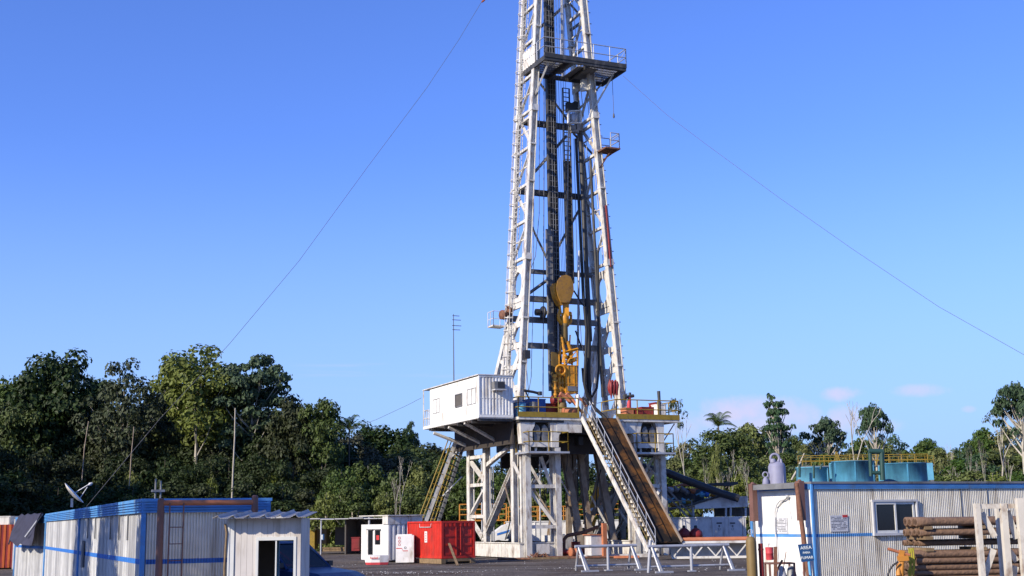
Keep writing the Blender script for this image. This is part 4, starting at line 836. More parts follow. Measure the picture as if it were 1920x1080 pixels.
def long_box(fr, L_, Dp, H, sz, lb, ribs_side=.34, bh=.27, cat='container', blue='blue', stripe=True, side_mat='corrside', pitch=.056, amp=.030):
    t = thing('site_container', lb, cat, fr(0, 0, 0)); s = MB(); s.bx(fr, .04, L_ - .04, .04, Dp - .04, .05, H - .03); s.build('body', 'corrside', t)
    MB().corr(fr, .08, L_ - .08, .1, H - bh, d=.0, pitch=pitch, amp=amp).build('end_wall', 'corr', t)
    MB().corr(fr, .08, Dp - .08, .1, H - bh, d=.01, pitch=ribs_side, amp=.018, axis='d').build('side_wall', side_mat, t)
    s = MB(); band(s, fr, .0, L_, H - bh, H - .06, 'a'); band(s, fr, .0, Dp, H - bh, H - .06, 'd'); s.build('trim_band', blue, t)
    s = MB()
    for a, d in ((-.03, -.03), (L_ - .06, -.03), (-.03, Dp - .06)): s.bx(fr, a, a + .085, d, d + .085, 0, H - .061)
    s.bx(fr, -.05, L_ + .05, -.05, Dp, H - .06, H); s.build('corner_post', blue, t)
    if stripe:
        s = MB()
        k = max(1, round((L_ - .16) / pitch)); st = (L_ - .16) / k
        s.corr(fr, .08, L_ - .08, sz - .045, sz + .045, d=-.003, pitch=pitch, amp=amp)
        s.corr(fr, .08, Dp - .08, sz - .05, sz + .05, d=.006, pitch=ribs_side, amp=.018, axis='d'); s.build('stripe', 'bluestripe', t)
    return t
ca = long_box(CA, LA, 12., HA, sz, 'long container with ribbed cream end and blue trim, nearest on the left')
for y in (1.9, 3.3, 4.8, 7.9, 9.6): MB().bx(CA, -.04, -.01, y, y + .06, HA - .80, HA - .28).build('drain_spout', 'greysteel', ca)
MB().bx(CA, -.05, -.01, 10.5, 10.8, 1.0, 1.7).build('wall_box', 'greysteel', ca)
CBf = Fr(CA(0, 12.1, 0), 24); cbt = long_box(CBf, LA, 12.0, HA, sz, 'second long white container with blue trim, behind the nearest one')
CDf = Fr(CA(0, 24.2, 0), 29); cdt = long_box(CDf, LA, 7.2, HA - .05, sz, 'third white container carrying the dark tarpaulin')
CEf = Fr(V((P(27, 1000, 68).x, 68, 0)), 10); cet = long_box(CEf, 2.5, 6, 2.55, sz, 'plain white container without blue trim beyond the tarpaulin', blue='rigwhite', stripe=False)
CFf = Fr(V((P(-62, 1000, 69).x, 69, 0)), 8); t = thing('red_container', 'orange red container cut by the left edge of the picture', 'container', CFf(0, 0, 0)); s = MB(); s.bx(CFf, .03, 2.4, .03, 6, .05, 2.3); s.build('body', 'redd', t); s = MB(); s.corr(CFf, .0, 2.4, .05, 2.3, d=0, pitch=.28, amp=.05); s.corr(CFf, 0, 6, .05, 2.3, d=0, pitch=.28, amp=.05, axis='d'); s.build('ribbed_wall', 'orange', t)
crate(Fr(V((P(-62, 1000, 69).x, 69, 0)), 8), 'roof_box', 'corr', 'cream box on top of the orange red container', 'box', .8, 2.1, .2, 2., 2.3, 2.75)
# tarpaulin
s = MB(); nn = 7; vs_ = []
for i in range(nn + 1):
    for j in range(6):
        d = .1 + 5.4 * i / nn; t_ = j / 5
        vs_.append(CDf(-.06 - .5 * t_ - .12 * sin(i * 1.7 + j) * t_, d, HA + .02 - .25 * t_ - (1.05 + .12 * sin(i * 2.1)) * max(0, t_ - .2) + .05 * sin(i * 3 + j)))
fs_ = [(i * 6 + j, i * 6 + j + 1, (i + 1) * 6 + j + 1, (i + 1) * 6 + j) for i in range(nn) for j in range(5)]
n0 = len(vs_); vs2 = vs_ + [v + V((.0, 0, .02)) for v in vs_]
s.add(vs2, fs_ + [tuple(reversed([k + n0 for k in f])) for f in fs_], True)
solo(s, 'tarpaulin', 'tarp', 'dark tarpaulin draped over the edge of the third container', 'tarpaulin')
solo(MB().tube(CDf(-.55, .9, 1.75), CDf(-.1, .3, HA), .04, 6), 'tarpaulin_pole', 'galv', 'pale pole slanting beside the dark tarpaulin', 'pole')
# satellite dish on the roof
db = CA(.5, 9.0, HA); t = thing('satellite_dish', 'white satellite dish on a short mast on the left container roof', 'dish', db)
dish_c = P(137, 926, db.y); dm = dish_c - V((0, 0, .12))
s = MB(); s.tube(V((dm.x - .02, db.y, HA)), V((dm.x - .02, db.y, dm.z)), .035, 8); s.build('mount', 'galv', t)
ax = V((.68, .16, .66)).normalized(); s = MB(); s.lathe(dish_c - ax * .05, [(.02, 0), (.12, .01), (.24, .035), (.34, .08), (.35, .09), (.33, .085), (.22, .05), (.02, .02)], 22, ax); s.build('reflector', 'white', t)
s = MB(); tip = P(172, 905, db.y); s.tube(dish_c, tip, .014, 5); s.tube(P(150, 934, db.y), P(164, 913, db.y), .012, 5); s.lathe(tip - ax * .05, [(.02, -.06), (.045, 0), (.02, .06)], 8, (1, 0, .5)); s.build('feed_arm', 'galv', t)
s = MB(); b = CA(.9, 4.6, HA); s.tube(b, b + V((0, 0, .55)), .02, 6); s.tube(b + V((.12, 0, 0)), b + V((.12, 0, .5)), .02, 6); s.bx(CA, .82, 1.1, 4.5, 4.7, HA + .25, HA + .3); solo(s, 'roof_bracket', 'greysteel', 'small grey bracket on the left container roof right of the dish', 'bracket')
# rusty goal post pipes and ladder before the container end
PA = Fr(CA(0, -.55, 0), 24)
def pp(x, y): return PA.px(x, y, 0)
t = thing('pipe_portal', 'rusty brown pipe portal in front of the ribbed end of the left container', 'pipe frame', V((pp(302, 1000).x, pp(302, 1000).y, 0)))
c1, c2 = PA.co(pp(302, 940)), PA.co(pp(478, 936))
for c, zt in ((c1, c1[2] + .03), (c2, c2[2] + .05)):
    s = MB(); s.tube(PA(c[0], 0, 0), PA(c[0], 0, zt), .066, 14); s.lathe(PA(c[0], 0, zt - .02), [(.066, 0), (.05, .04), (.02, .05)], 14); s.tube(PA(c[0], 0, zt - .25), PA(c[0], 0, zt - .22), .072, 14); s.build('post', 'brown', t)
MB().tube(PA(c1[0] + .04, 0, c1[2] - .03), PA(c2[0] - .04, 0, c2[2] - .06), .052, 12).build('crossbar', 'rustorange', t)
s = MB(); la, lb_ = PA.co(pp(317, 945)), PA.co(pp(343, 943))
for a in (la[0], lb_[0]): s.tube(PA(a, -.05, 0), PA(a + .01, -.05, la[2] + .02), .014, 6)
z = .15
while z < la[2] - .2: s.tube(PA(la[0], -.05, z), PA(lb_[0], -.05, z), .010, 6); z += .31
solo(s, 'steel_ladder', 'brown', 'thin rusty ladder standing against the pipe portal', 'ladder')

# ---- guard booth
YB = 23.; BF = Fr(V((P(431, 1000, YB).x, YB, 0)), 3)
ba = lambda x: BF.co(BF.px(x, 1000, 0))[0]
bw = ba(564); bt = thing('guard_booth', 'small off-white booth with ribbed zinc roof and open window at the lower left', 'booth', BF(0, 0, 0))
BH = 2.14; o0, o1 = ba(485), ba(551); oz = BF.co(BF.px(520, 1013, 0))[2]
def panel(s, a0, a1, z0, z1, d=0, t_=.04):
    a = a0
    while a < a1 - .001:
        b_e = min(a + .098, a1); s.bx(BF, a, b_e, d, d + t_, z0, z1); a = b_e + .0035
s = MB(); panel(s, 0, o0 - .045, 0, BH); panel(s, o0 - .045, o1 + .045, oz + .06, BH); panel(s, o1 + .045, bw, 0, BH); panel(s, o0, o1, 0, .9); s.build('front_wall', 'booth', bt)
s = MB(); s.bx(BF, 0, .04, .045, 1.5, 0, BH); s.build('side_wall', 'booth', bt); MB().bx(BF, bw - .04, bw, .045, 1.5, 0, BH).build('side_wall', 'booth', bt)
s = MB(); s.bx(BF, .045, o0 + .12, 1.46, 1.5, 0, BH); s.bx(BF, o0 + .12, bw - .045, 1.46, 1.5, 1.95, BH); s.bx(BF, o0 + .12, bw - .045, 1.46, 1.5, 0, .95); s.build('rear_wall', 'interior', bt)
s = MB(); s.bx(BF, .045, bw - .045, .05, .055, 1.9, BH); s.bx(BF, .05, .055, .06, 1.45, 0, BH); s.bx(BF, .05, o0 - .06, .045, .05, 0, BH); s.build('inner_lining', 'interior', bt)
s = MB(); s.bx(BF, o0 - .045, o1 + .045, -.015, .05, oz, oz + .06); s.bx(BF, o0 - .045, o0, -.015, .05, .9, oz); s.bx(BF, o1, o1 + .045, -.015, .05, .9, oz); m0 = ba(518); s.bx(BF, m0 - .012, m0 + .012, 0, .03, .9, oz); s.bx(BF, o0 - .045, o1 + .045, -.02, .05, .85, .9); s.build('window_frame', 'frame', bt)
s = MB(); s.bx(BF, -.03, .0, -.03, .1, 0, BH); s.bx(BF, .0, .08, -.02, -.002, 0, BH); s.build('corner_trim', 'frame', bt)
MB().bx(BF, ba(500) , ba(500) + .05, 1.38, 1.44, .0, 2.1).build('blue_post', 'polelight', bt)
s = MB(); vs_ = []; k = 84; r0, r1 = -.26, bw + .12
for i in range(k + 1):
    a = r0 + (r1 - r0) * i / k; ph = (i % 14) / 14; o = .05 * (ph / .35 if ph < .35 else 1 - (ph - .35) / .12 if ph < .47 else 0) + .008 * (i % 2)
    vs_ += [(a, -.34, BH + .01 + o), (a, 1.7, BH + .12 + o)]
s.add([BF(*v) for v in vs_] + [BF(v[0], v[1], v[2] - .008) for v in vs_], [(2 * i, 2 * i + 2, 2 * i + 3, 2 * i + 1) for i in range(k)] + [(2 * i + 1 + 2 * (k + 1), 2 * i + 3 + 2 * (k + 1), 2 * i + 2 + 2 * (k + 1), 2 * i + 2 * (k + 1)) for i in range(k)] + [(2 * i, 2 * i + 2 * (k + 1), 2 * i + 2 + 2 * (k + 1), 2 * i + 2) for i in range(k)])
s.build('roof', 'zinc', bt)
s = MB(); s.path([BF(-.07, -.02, .0), BF(-.06, -.04, .7), BF(-.075, -.03, 1.3), BF(-.05, -.04, 1.9), BF(-.08, -.03, 2.05)], .02, 6); solo(s, 'power_cable', 'wood', 'twisted cable running up the left edge of the guard booth', 'cable')
crate(Fr(V((P(507, 1000, 30).x, 30, 0)), 0), 'roof_unit', 'pale', 'pale grey box showing between container and booth roof', 'box', 0, .34, 0, .5, 1.7, 2.32)

# ---- cars
tg = D.materials.new('tinted_glass'); tg.use_nodes = True; tn = tg.node_tree.nodes; tb_ = tn['Principled BSDF']; tb_.inputs['Base Color'].default_value = (.02, .03, .04, 1); tb_.inputs['Roughness'].default_value = .06
tr_ = tn.new('ShaderNodeBsdfTransparent'); tr_.inputs[0].default_value = (.55, .6, .6, 1); ms_ = tn.new('ShaderNodeMixShader'); ms_.inputs[0].default_value = .6; tg.node_tree.links.new(tb_.outputs[0], ms_.inputs[1]); tg.node_tree.links.new(tr_.outputs[0], ms_.inputs[2]); tg.node_tree.links.new(ms_.outputs[0], tn['Material Output'].inputs[0]); M['tglass'] = tg
def car(o, deg, mt, lb, pick=False):
    f = Fr(o, deg); t = thing('parked_car', lb, 'car', o); Wd = 1.68                         # nose at a=0, tail at a=-4.3, z up
    prof = [(-.02, .35), (0, .55), (-.06, .78), (-.35, .90), (-1.15, 1.0), (-1.3, 1.02), (-2.6, 1.02), (-4.2, 1.0), (-4.3, .7), (-4.28, .35)]
    s = MB(); n = len(prof); secs = [(0, .07), (.08, 0), (Wd - .08, 0), (Wd, .07)]
    vs_ = [f(a * (1 - ins * .1) - ins * .5, w_, z - ins * .8 * (z > .6)) for w_, ins in secs for a, z in prof]
    fs_ = [(i * n + j, i * n + (j + 1) % n, (i + 1) * n + (j + 1) % n, (i + 1) * n + j) for i in range(3) for j in range(n)] + [tuple(range(n)), tuple(reversed(range(3 * n, 4 * n)))]
    s.add(vs_, fs_); b = s.build('body', mt, t)
    zr = 1.62; ws0, ws1, rr0, rr1 = -1.25, -1.95, -3.2, -3.6
    s = MB()
    for w_, wi in ((.04, .16), (Wd - .04, Wd - .16)):
        s.beam(f(ws0, w_, .99), f(ws1, wi, zr), .06); s.beam(f(rr1, w_, 1.0), f(rr0, wi, zr), .08); s.beam(f(-2.45, w_, .99), f(-2.45, wi, zr), .07)
        s.beam(f(ws1, wi, zr - .02), f(rr0, wi, zr - .02), .07)
    s.add([f(ws1, .14, zr), f(ws1, Wd - .14, zr), f(rr0, Wd - .14, zr), f(rr0, .14, zr), f(ws1 - .1, .2, zr + .05), f(ws1 - .1, Wd - .2, zr + .05), f(rr0 + .1, Wd - .2, zr + .05), f(rr0 + .1, .2, zr + .05)], [(0, 3, 2, 1), (4, 5, 6, 7), (0, 1, 5, 4), (1, 2, 6, 5), (2, 3, 7, 6), (3, 0, 4, 7)])
    s.build('cab_roof', mt, t)
    for nm, q in (('windscreen', [(ws0 + .02, .08, 1.0), (ws0 + .02, Wd - .08, 1.0), (ws1 + .02, Wd - .18, zr - .03), (ws1 + .02, .18, zr - .03)]), ('rear_window', [(rr1 - .01, .08, 1.0), (rr1 - .01, Wd - .08, 1.0), (rr0 - .01, Wd - .18, zr - .03), (rr0 - .01, .18, zr - .03)]), ('side_window', [(ws0 - .06, .05, 1.02), (rr1 + .06, .05, 1.02), (rr0 + .04, .155, zr - .05), (ws1 - .04, .155, zr - .05)]), ('side_window', [(ws0 - .06, Wd - .05, 1.02), (rr1 + .06, Wd - .05, 1.02), (rr0 + .04, Wd - .155, zr - .05), (ws1 - .04, Wd - .155, zr - .05)])):
        s = MB(); s.prism([f(*p) for p in q], (f(*q[0]) - f(q[0][0] + .01, q[0][1], q[0][2])) * .6 if nm != 'side_window' else f.v * .01); s.build(nm, 'tglass', t)
    for a in (-.78, -3.4):
        for w_ in (.0, Wd - .2):
            c = f(a, w_ - .01, .32); s = MB(); s.lathe(c, [(.18, 0), (.32, 0), (.34, .04), (.34, .18), (.32, .22), (.18, .22)], 22, f.v); wl = s.build('wheel', 'tyre', t)
            MB().lathe(c + f.v * .01, [(.03, 0), (.19, .01), (.19, .2), (.03, .2)], 16, f.v).build('rim', 'galv', wl)
    for w_ in (.2, Wd - .45): MB().bx(f, -.06, .01, w_, w_ + .25, .58, .72).build('headlight', 'galv', t)
    for w_ in (-.16, Wd): MB().bx(f, ws0 - .2, ws0 - .08, w_, w_ + .16, 1.03, 1.16).build('mirror', 'blackm', t)
    return t
car(V((P(612, 1000, 31).x, 31, 0)), -32, 'carblue', 'dark blue car whose hood shows right of the guard booth').scale = (1, 1, .97)
car(V((P(560, 1000, 40).x, 40, 0)), -25, 'pink', 'red car half hidden behind the dark blue car').scale = (1, 1, .8)

# ---- far shed with machinery
SF = Fr(V((P(556, 1000, 92).x, 92, 0)), -2)
def sc(x, y, d=0): return SF.co(SF.px(x, y, d))
sh = thing('open_shed', 'long low open shed with a thin sheet roof left of the white cabin', 'shed', SF(0, 0, 0))
s = MB(); zs = sc(600, 974)[2]; xr = sc(800, 975)[0]
for i in range(9): a = i * xr / 9; s.bx(SF, a - .3, a + xr / 9 - .35, -.4, 5, zs + .03 * sin(i * 2.), zs + .06 + .03 * sin(i * 2.))
s.build('roof', 'pale', sh)
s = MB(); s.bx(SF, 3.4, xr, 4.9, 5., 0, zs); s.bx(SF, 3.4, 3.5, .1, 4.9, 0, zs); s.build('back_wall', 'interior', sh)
MB().tube(SF(sc(603, 1000)[0], -.2, 0), SF(sc(603, 1000)[0], -.2, zs), .06, 8).build('post', 'galv', sh)
MB().tube(SF(sc(693, 1000)[0], -.2, 0), SF(sc(693, 1000)[0], -.2, zs + .1), .08, 8).build('post', 'galv', sh)
s = MB(); c = sc(605, 1007, -.35); s.bx(SF, c[0] - .11, c[0] + .11, -.38, -.34, c[2] - .2, c[2] + .2); sg = solo(s, 'post_notice', 'signblue', 'small blue and white notice on the first shed post', 'sign')
s = MB(); s.bx(SF, c[0] - .09, c[0] + .0, -.39, -.381, c[2] - .17, c[2] + .17); pn = s.build('notice_face', 'whiteink', sg)
def fb(nm, mt, lb, cat, x0, x1, y0, y1, d, dep, lid=True):
    c0, c1 = sc(x0, y1, d), sc(x1, y0, d); t = thing(nm, lb, cat, SF(c0[0], d, max(0, c0[2]))); s = MB(); z0 = max(0, c0[2]); s.bx(SF, c0[0], c1[0], d, d + dep, z0, c1[2] - .05); s.build('body', mt, t)
    s = MB(); s.bx(SF, c0[0] - .04, c1[0] + .04, d - .04, d + dep, c1[2] - .05, c1[2]); s.bx(SF, c0[0] + .1, c1[0] - .1, d - .03, d, z0 + .15, z0 + .22); s.build('trim', mt, t); return t
fb('machine', 'yellow', 'yellow generator under the left end of the open shed', 'machine', 567, 590, 994, 1030, 1.2, 1.4)
fb('machine', 'khaki', 'lower yellow machine right behind the first shed post', 'machine', 590, 612, 992, 1020, 2., 1.4)
fb('board_stack', 'interior', 'grey boards leaning inside the open shed', 'boards', 628, 655, 988, 1022, 2.6, .4)
fb('work_bench', 'wood', 'low timber deck on the shed floor', 'bench', 605, 650, 1026, 1034, 1., 1.)
fb('red_cabinet', 'redd', 'red cabinet between the shed and the small white cabin', 'cabinet', 659, 674, 1007, 1033, -.8, 1.)

# ---- white cabin container
YC = 71.; wf = Fr(V((P(727, 1000, YC).x, YC, 0)), 33)
wc = thing('white_cabin', 'small white site cabin with door, window and ribbed side', 'cabin', wf(0, 0, 0))
# left face: plane a=0 (towards -a), right face: plane d=0
cl_, cr2 = wf.co(wf.side(676, 1000, 0)), wf.co(wf.px(790, 1000, 0)); zt = wf.co(wf.px(727, 983, 0))[2]; Dw = cl_[1]; Aw = cr2[0]
s = MB(); s.bx(wf, .05, Aw, .02, Dw, .08, zt); s.build('body', 'white', wc)
s = MB(); s.corr(wf, .03, Aw, .12, zt - .02, d=-.03, pitch=.3, amp=.05); s.build('ribbed_wall', 'white', wc)
s = MB(); s.bx(wf, -.02, Aw + .05, -.05, .6, zt, zt + .45); s.bx(wf, -.06, Aw + .1, -.2, Dw + .1, zt + .45, zt + .5); s.build('roof', 'rigwhite', wc)
for nm, x0, x1, y0, y1 in (('door', 692, 699, 994, 1040), ('window', 705, 713, 994, 1021)):
    c0, c1 = wf.co(wf.side(x1, y1, .05)), wf.co(wf.side(x0, y0, .05)); s = MB(); s.bx(wf, .03, .05, c0[1], c1[1], max(.15, c0[2]), c1[2]); dd = s.build(nm, 'glass', wc)
    s = MB(); s.bx(wf, -.06, .05, c0[1] - .1, c1[1] + .12, c1[2], c1[2] + .06); s.bx(wf, .0, .05, c1[1], c1[1] + .06, max(.15, c0[2]), c1[2]); s.build(nm + '_frame', 'greysteel', dd)
    if nm == 'window': MB().bx(wf, .02, .029, c0[1] + .1, c1[1] - .1, c0[2] + .25, c0[2] + .5).build('window_sticker', 'redink', dd)
# skip-like tub and white tank with red mark
tf = Fr(V((P(712, 1000, 66.5).x, 66.5, 0)), 12)
tu = thing('round_tub', 'low white tub with a red base band in front of the small white cabin', 'tub', tf(0, 0, 0)); s = MB()
pts = [(-.7, .25), (-.45, -.05), (-.0, -.18), (.42, -.1), (.5, .35), (.3, .8), (-.4, .8)]
def tub(z0, z1, k0, k1): return [tf(a * k0, d * k0, z0) for a, d in pts], [tf(a * k1, d * k1, z1) for a, d in pts]
lo, hi = tub(.12, .46, 1.0, 1.12); n = len(pts); s.add(lo + hi, [tuple(reversed(range(n))), tuple(range(n, 2 * n))] + [(i, (i + 1) % n, (i + 1) % n + n, i + n) for i in range(n)]); s.build('shell', 'white', tu)
lo, hi = tub(0, .12, .95, 1.02); s = MB(); s.add(lo + hi, [tuple(reversed(range(n))), tuple(range(n, 2 * n))] + [(i, (i + 1) % n, (i + 1) % n + n, i + n) for i in range(n)]); s.build('base_band', 'pink', tu)
# small red painted marks
s = MB(); o_ = tf(-.47, -.065, .3); xd = (tf(0, -.18, 0) - tf(-.45, -.05, 0)).normalized(); nd = V((xd.y, -xd.x, 0))
for k in range(7): s.par(o_ + xd * (k * .06) + nd * .055, xd * .035, nd * .006, V((0, 0, .07 if k % 3 else .1)))
s.build('painted_mark', 'redink', tu)
kf = Fr(V((P(742, 1000, 68.).x, 68., 0)), 0); kw = kf.co(kf.px(765, 1000, 0))[0]; kz = kf.co(kf.px(750, 1003, 0))[2]
kt = thing('white_tank', 'upright white tank with red marks and a thin red line beside the red container', 'tank', kf(0, 0, 0)); s = MB(); s.bx(kf, 0, kw + .3, 0, 1., 0.05, kz - .02); s.bx(kf, .05, kw + .2, .05, .9, kz - .02, kz + .03); s.build('body', 'white', kt)
s = MB(); s.bx(kf, 0.02, kw * .5, -.006, 0, .75, .79); s.bx(kf, kw * .6, kw, -.006, 0, .62, .66); s.par(kf(kw * .5, -.006, .75), kf.u * kw * .1 + V((0, 0, -.13)), kf.v * .006, V((0, 0, .04))); s.build('red_line', 'redink', kt)
s = MB()
for k in range(3): s.ring(kf(kw * .3, -.004, 1.3 - k * .17), .055, .012, kf.v, 10, 4)
s.build('red_mark', 'redink', kt); MB().ring(kf(kw * .78, -.004, .8), .05, .012, kf.v, 10, 4).build('round_emblem', 'ink', kt)
# ---- red container
rf = Fr(V((P(828, 1000, 66.3).x, 66.3, 0)), 32)
cl_, cr2 = wf, wf
Dr = rf.co(rf.side(764.5, 1000, 0))[1]; Ar = rf.co(rf.px(890, 1000, 0))[0]; zr0 = .26; zr1 = rf.co(rf.px(828, 977, 0))[2]
rc = thing('red_container', 'bright red steel container with paired doors beside the rig', 'container', rf(0, 0, 0))
s = MB(); s.bx(rf, .04, Ar, .06, Dr, zr0, zr1 - .03); s.build('body', 'red', rc)
s = MB(); s.corr(rf, .06, Dr - .06, zr0 + .1, zr1 - .1, d=.0, pitch=.18, amp=.03, axis='d'); s.build('ribbed_side', 'red', rc)
s = MB()
for a in (-.02, Ar - .1): s.bx(rf, a, a + .12, -.02, .1, zr0, zr1)
s.bx(rf, -.02, .08, Dr - .1, Dr, zr0, zr1); s.bx(rf, .1, Ar - .1, -.02, .08, zr0, zr0 + .12); s.bx(rf, .1, Ar - .1, -.02, .08, zr1 - .1, zr1); s.bx(rf, -.025, .06, .1, Dr - .1, zr0, zr0 + .12); s.bx(rf, -.025, .06, .1, Dr - .1, zr1 - .08, zr1); s.build('corner_frame', 'red', rc)
for i in (0, 1):
    a0 = .12 + i * (Ar - .22) / 2; a1 = a0 + (Ar - .22) / 2 - .02; s = MB(); s.bx(rf, a0, a1, .03, .06, zr0 + .12, zr1 - .1)
    hh = (zr1 - zr0 - .5) / 3
    for k in range(3): z0 = zr0 + .18 + k * hh; s.bx(rf, a0 + .06, a1 - .06, .0, .03, z0, z0 + hh * .22); s.bx(rf, a0 + .06, a0 + .1, .0, .03, z0 + hh * .22, z0 + hh * .8); s.bx(rf, a1 - .1, a1 - .06, .0, .03, z0 + hh * .22, z0 + hh * .8)
    for k in range(3): s.bx(rf, a0 + .1 + k * (a1 - a0 - .2) / 2.6, a0 + .1 + k * (a1 - a0 - .2) / 2.6 + .1, -.03, .03, zr1 - .28, zr1 - .12)
    dr = s.build('door', 'red', rc); MB().tube(rf(a1 - .13 if i == 0 else a0 + .12, -.02, zr0 + .15), rf(a1 - .13 if i == 0 else a0 + .12, -.02, zr1 - .3), .018, 6).build('lock_rod', 'red', dr)
s = MB(); c = rf.co(rf.side(799, 1006, 0)); s.bx(rf, -.02, -.005, c[1] - .14, c[1] + .14, c[2] - .3, c[2] + .26); sg = s.build('white_sign', 'white', rc)
s = MB()
for k in range(5): s.bx(rf, -.026, -.021, c[1] - .07, c[1] + .06, c[2] - .22 + k * .09, c[2] - .18 + k * .09)
s.build('sign_marks', 'redink', sg)
s = MB(); s.path([rf(-.03, Dr * .62, zr1 - .12), rf(-.03, Dr * .62, zr1 - .3), rf(-.03, Dr * .48, zr1 - .3), rf(-.03, Dr * .3, zr1 - .3), rf(-.03, Dr * .28, zr1 - .12)], .02, 5); s.build('hoop_bar', 'pale', rc)
s = MB(); s.bx(rf, -.05, .2, -.05, Dr + .02, 0, zr0 - .02); s.bx(rf, Ar - .3, Ar, -.05, Dr, 0, zr0 - .02); s.bx(rf, .2, Ar - .3, -.03, .2, .1, zr0 - .02); sk = s; solo(s, 'timber_skid', 'wood', 'timber skid carrying the red container', 'skid')
pkp = onp(842, 1019, rf(0, -.04, 0), rf.v); pkf = G(858, 1060)
solo(MB().beam(pkf, pkp, .11, .05), 'leaning_plank', 'wood', 'weathered plank leaning on the doors of the red container', 'plank')

# ================================================================ behind and right of the rig
KF = Fr(V((P(925, 1000, 92).x, 92, 0)), 6)
def kc(x, y, d=0): return KF.co(KF.px(x, y, d))
def tankbox(nm, fr, x0, x1, y0, y1, d, dep, mt, lb, ribs=.8, rim='galv'):
    c0, c1 = fr.co(fr.px(x0, y1, d)), fr.co(fr.px(x1, y0, d)); z0 = max(.02, c0[2]); t = thing(nm, lb, 'tank', fr((c0[0] + c1[0]) / 2, d, z0)); s = MB(); s.bx(fr, c0[0], c1[0], d, d + dep, z0, c1[2] - .06); s.build('shell', mt, t)
    s = MB(); s.bx(fr, c0[0] - .06, c1[0] + .06, d - .06, d + dep + .06, c1[2] - .06, c1[2])
    a = c0[0] + ribs / 2
    while a < c1[0] - .1: s.bx(fr, a, a + .07, d - .05, d, z0, c1[2] - .06); a += ribs
    s.build('rim_and_ribs', rim, t); return t, c0, c1
t1, a_, b_ = tankbox('mud_tank', KF, 955, 1062, 976, 1030, 0, 2.5, 'white', 'long white mud tank seen between the left rig legs', 1.2, 'white')
s = MB(); rail(s, [KF(a_[0], .1, b_[2]), KF(b_[0], .1, b_[2]), KF(b_[0], 2.4, b_[2])], 1., 1., .04, 2); rail(s, [KF(a_[0], 2.4, b_[2]), KF(b_[0], 2.4, b_[2])], 1., .8, .04, 2); s.build('tank_railing', 'yellowo', t1)
t2, a_, b_ = tankbox('mud_tank', KF, 1075, 1165, 974, 1030, -.5, 2.5, 'white', 'second white mud tank right of the yellow boom', 1.5, 'white')
s = MB(); rail(s, [KF(a_[0], -.4, b_[2]), KF(b_[0], -.4, b_[2])], 1.1, 1., .04, 2); s.build('tank_railing', 'yellowo', t2)
s = MB(); c0 = kc(862, 975, 2); rail(s, [KF(c0[0], 2, c0[2]), KF(kc(950, 975, 2)[0], 2, c0[2])], 1.1, .6, .05, 2); s.bx(KF, c0[0], kc(950, 975, 2)[0], 2, 3.5, c0[2] - .1, c0[2]); 
for a in (c0[0] + .2, c0[0] + 1.8, c0[0] + 3.2): s.bx(KF, a, a + .1, 2.1, 2.2, 0, c0[2] - .1)
solo(s, 'railed_walkway', 'yellowo', 'orange yellow railed walkway behind the rear left leg tower', 'walkway')
tr = thing('pump_trailer', 'white sloping pump trailer with a blue line behind the raking legs', 'trailer', KF(kc(945, 1000, -3)[0], -3, 0)); s = MB(); q = [KF.px(x, y, -3) for x, y in ((925, 1000), (945, 985), (968, 978), (968, 1024), (925, 1024))]; s.prism(q, KF.v * 2); s.build('body', 'white', tr); s = MB(); q = [KF.px(x, y, -3.02) for x, y in ((932, 1000), (967, 990), (967, 994), (932, 1004))]; s.prism(q, KF.v * .02); s.build('blue_line', 'bluestripe', tr)
for a in (935, 958): MB().lathe(KF.px(a, 1024, -3.1), [(.1, 0), (.42, 0), (.42, .3), (.1, .3)], 16, KF.v).build('wheel', 'tyre', tr)
cr_ = thing('crane', 'yellow telescopic crane boom rising between the rig legs', 'crane', KF.px(1108, 1010, -6)); s = MB(); s.beam(KF.px(1106, 975, -6), KF.px(1124, 908, -6), .5, .42, side=KF.u); s.beam(KF.px(1104, 985, -6), KF.px(1107, 972, -6), .8, .6); s.build('boom', 'drive', cr_); MB().beam(KF.px(1122, 960, -6), KF.px(1122, 940, -6), .18).build('ram', 'drive', cr_); MB().lathe(KF.px(1109, 956, -6) - KF.v * .34 , [(.01, 0), (.13, .0), (.13, .02), (.01, .02)], 16, KF.v).build('round_badge', 'white', cr_)
s = MB(); s.bx(KF, kc(1092, 1010, -6)[0], kc(1120, 1010, -6)[0], -6.4, -4.8, .5, 1.6); s.build('base', 'khaki', cr_)
s = MB()
for k in range(5): p = KF.px(1030 + 9 * k, 1000, -7); s.lathe(V((p.x, p.y, .02)), [(.22, 0), (.25, .1), (.22, .6), (.1, .75 + .1 * (k % 2)), (.08, 1.2)], 10)
s.beam(KF.px(1025, 1012, -7), KF.px(1075, 1012, -7), .15); solo(s, 'pump_manifold', 'pale', 'row of pale pump fittings low between the front legs', 'pumps')

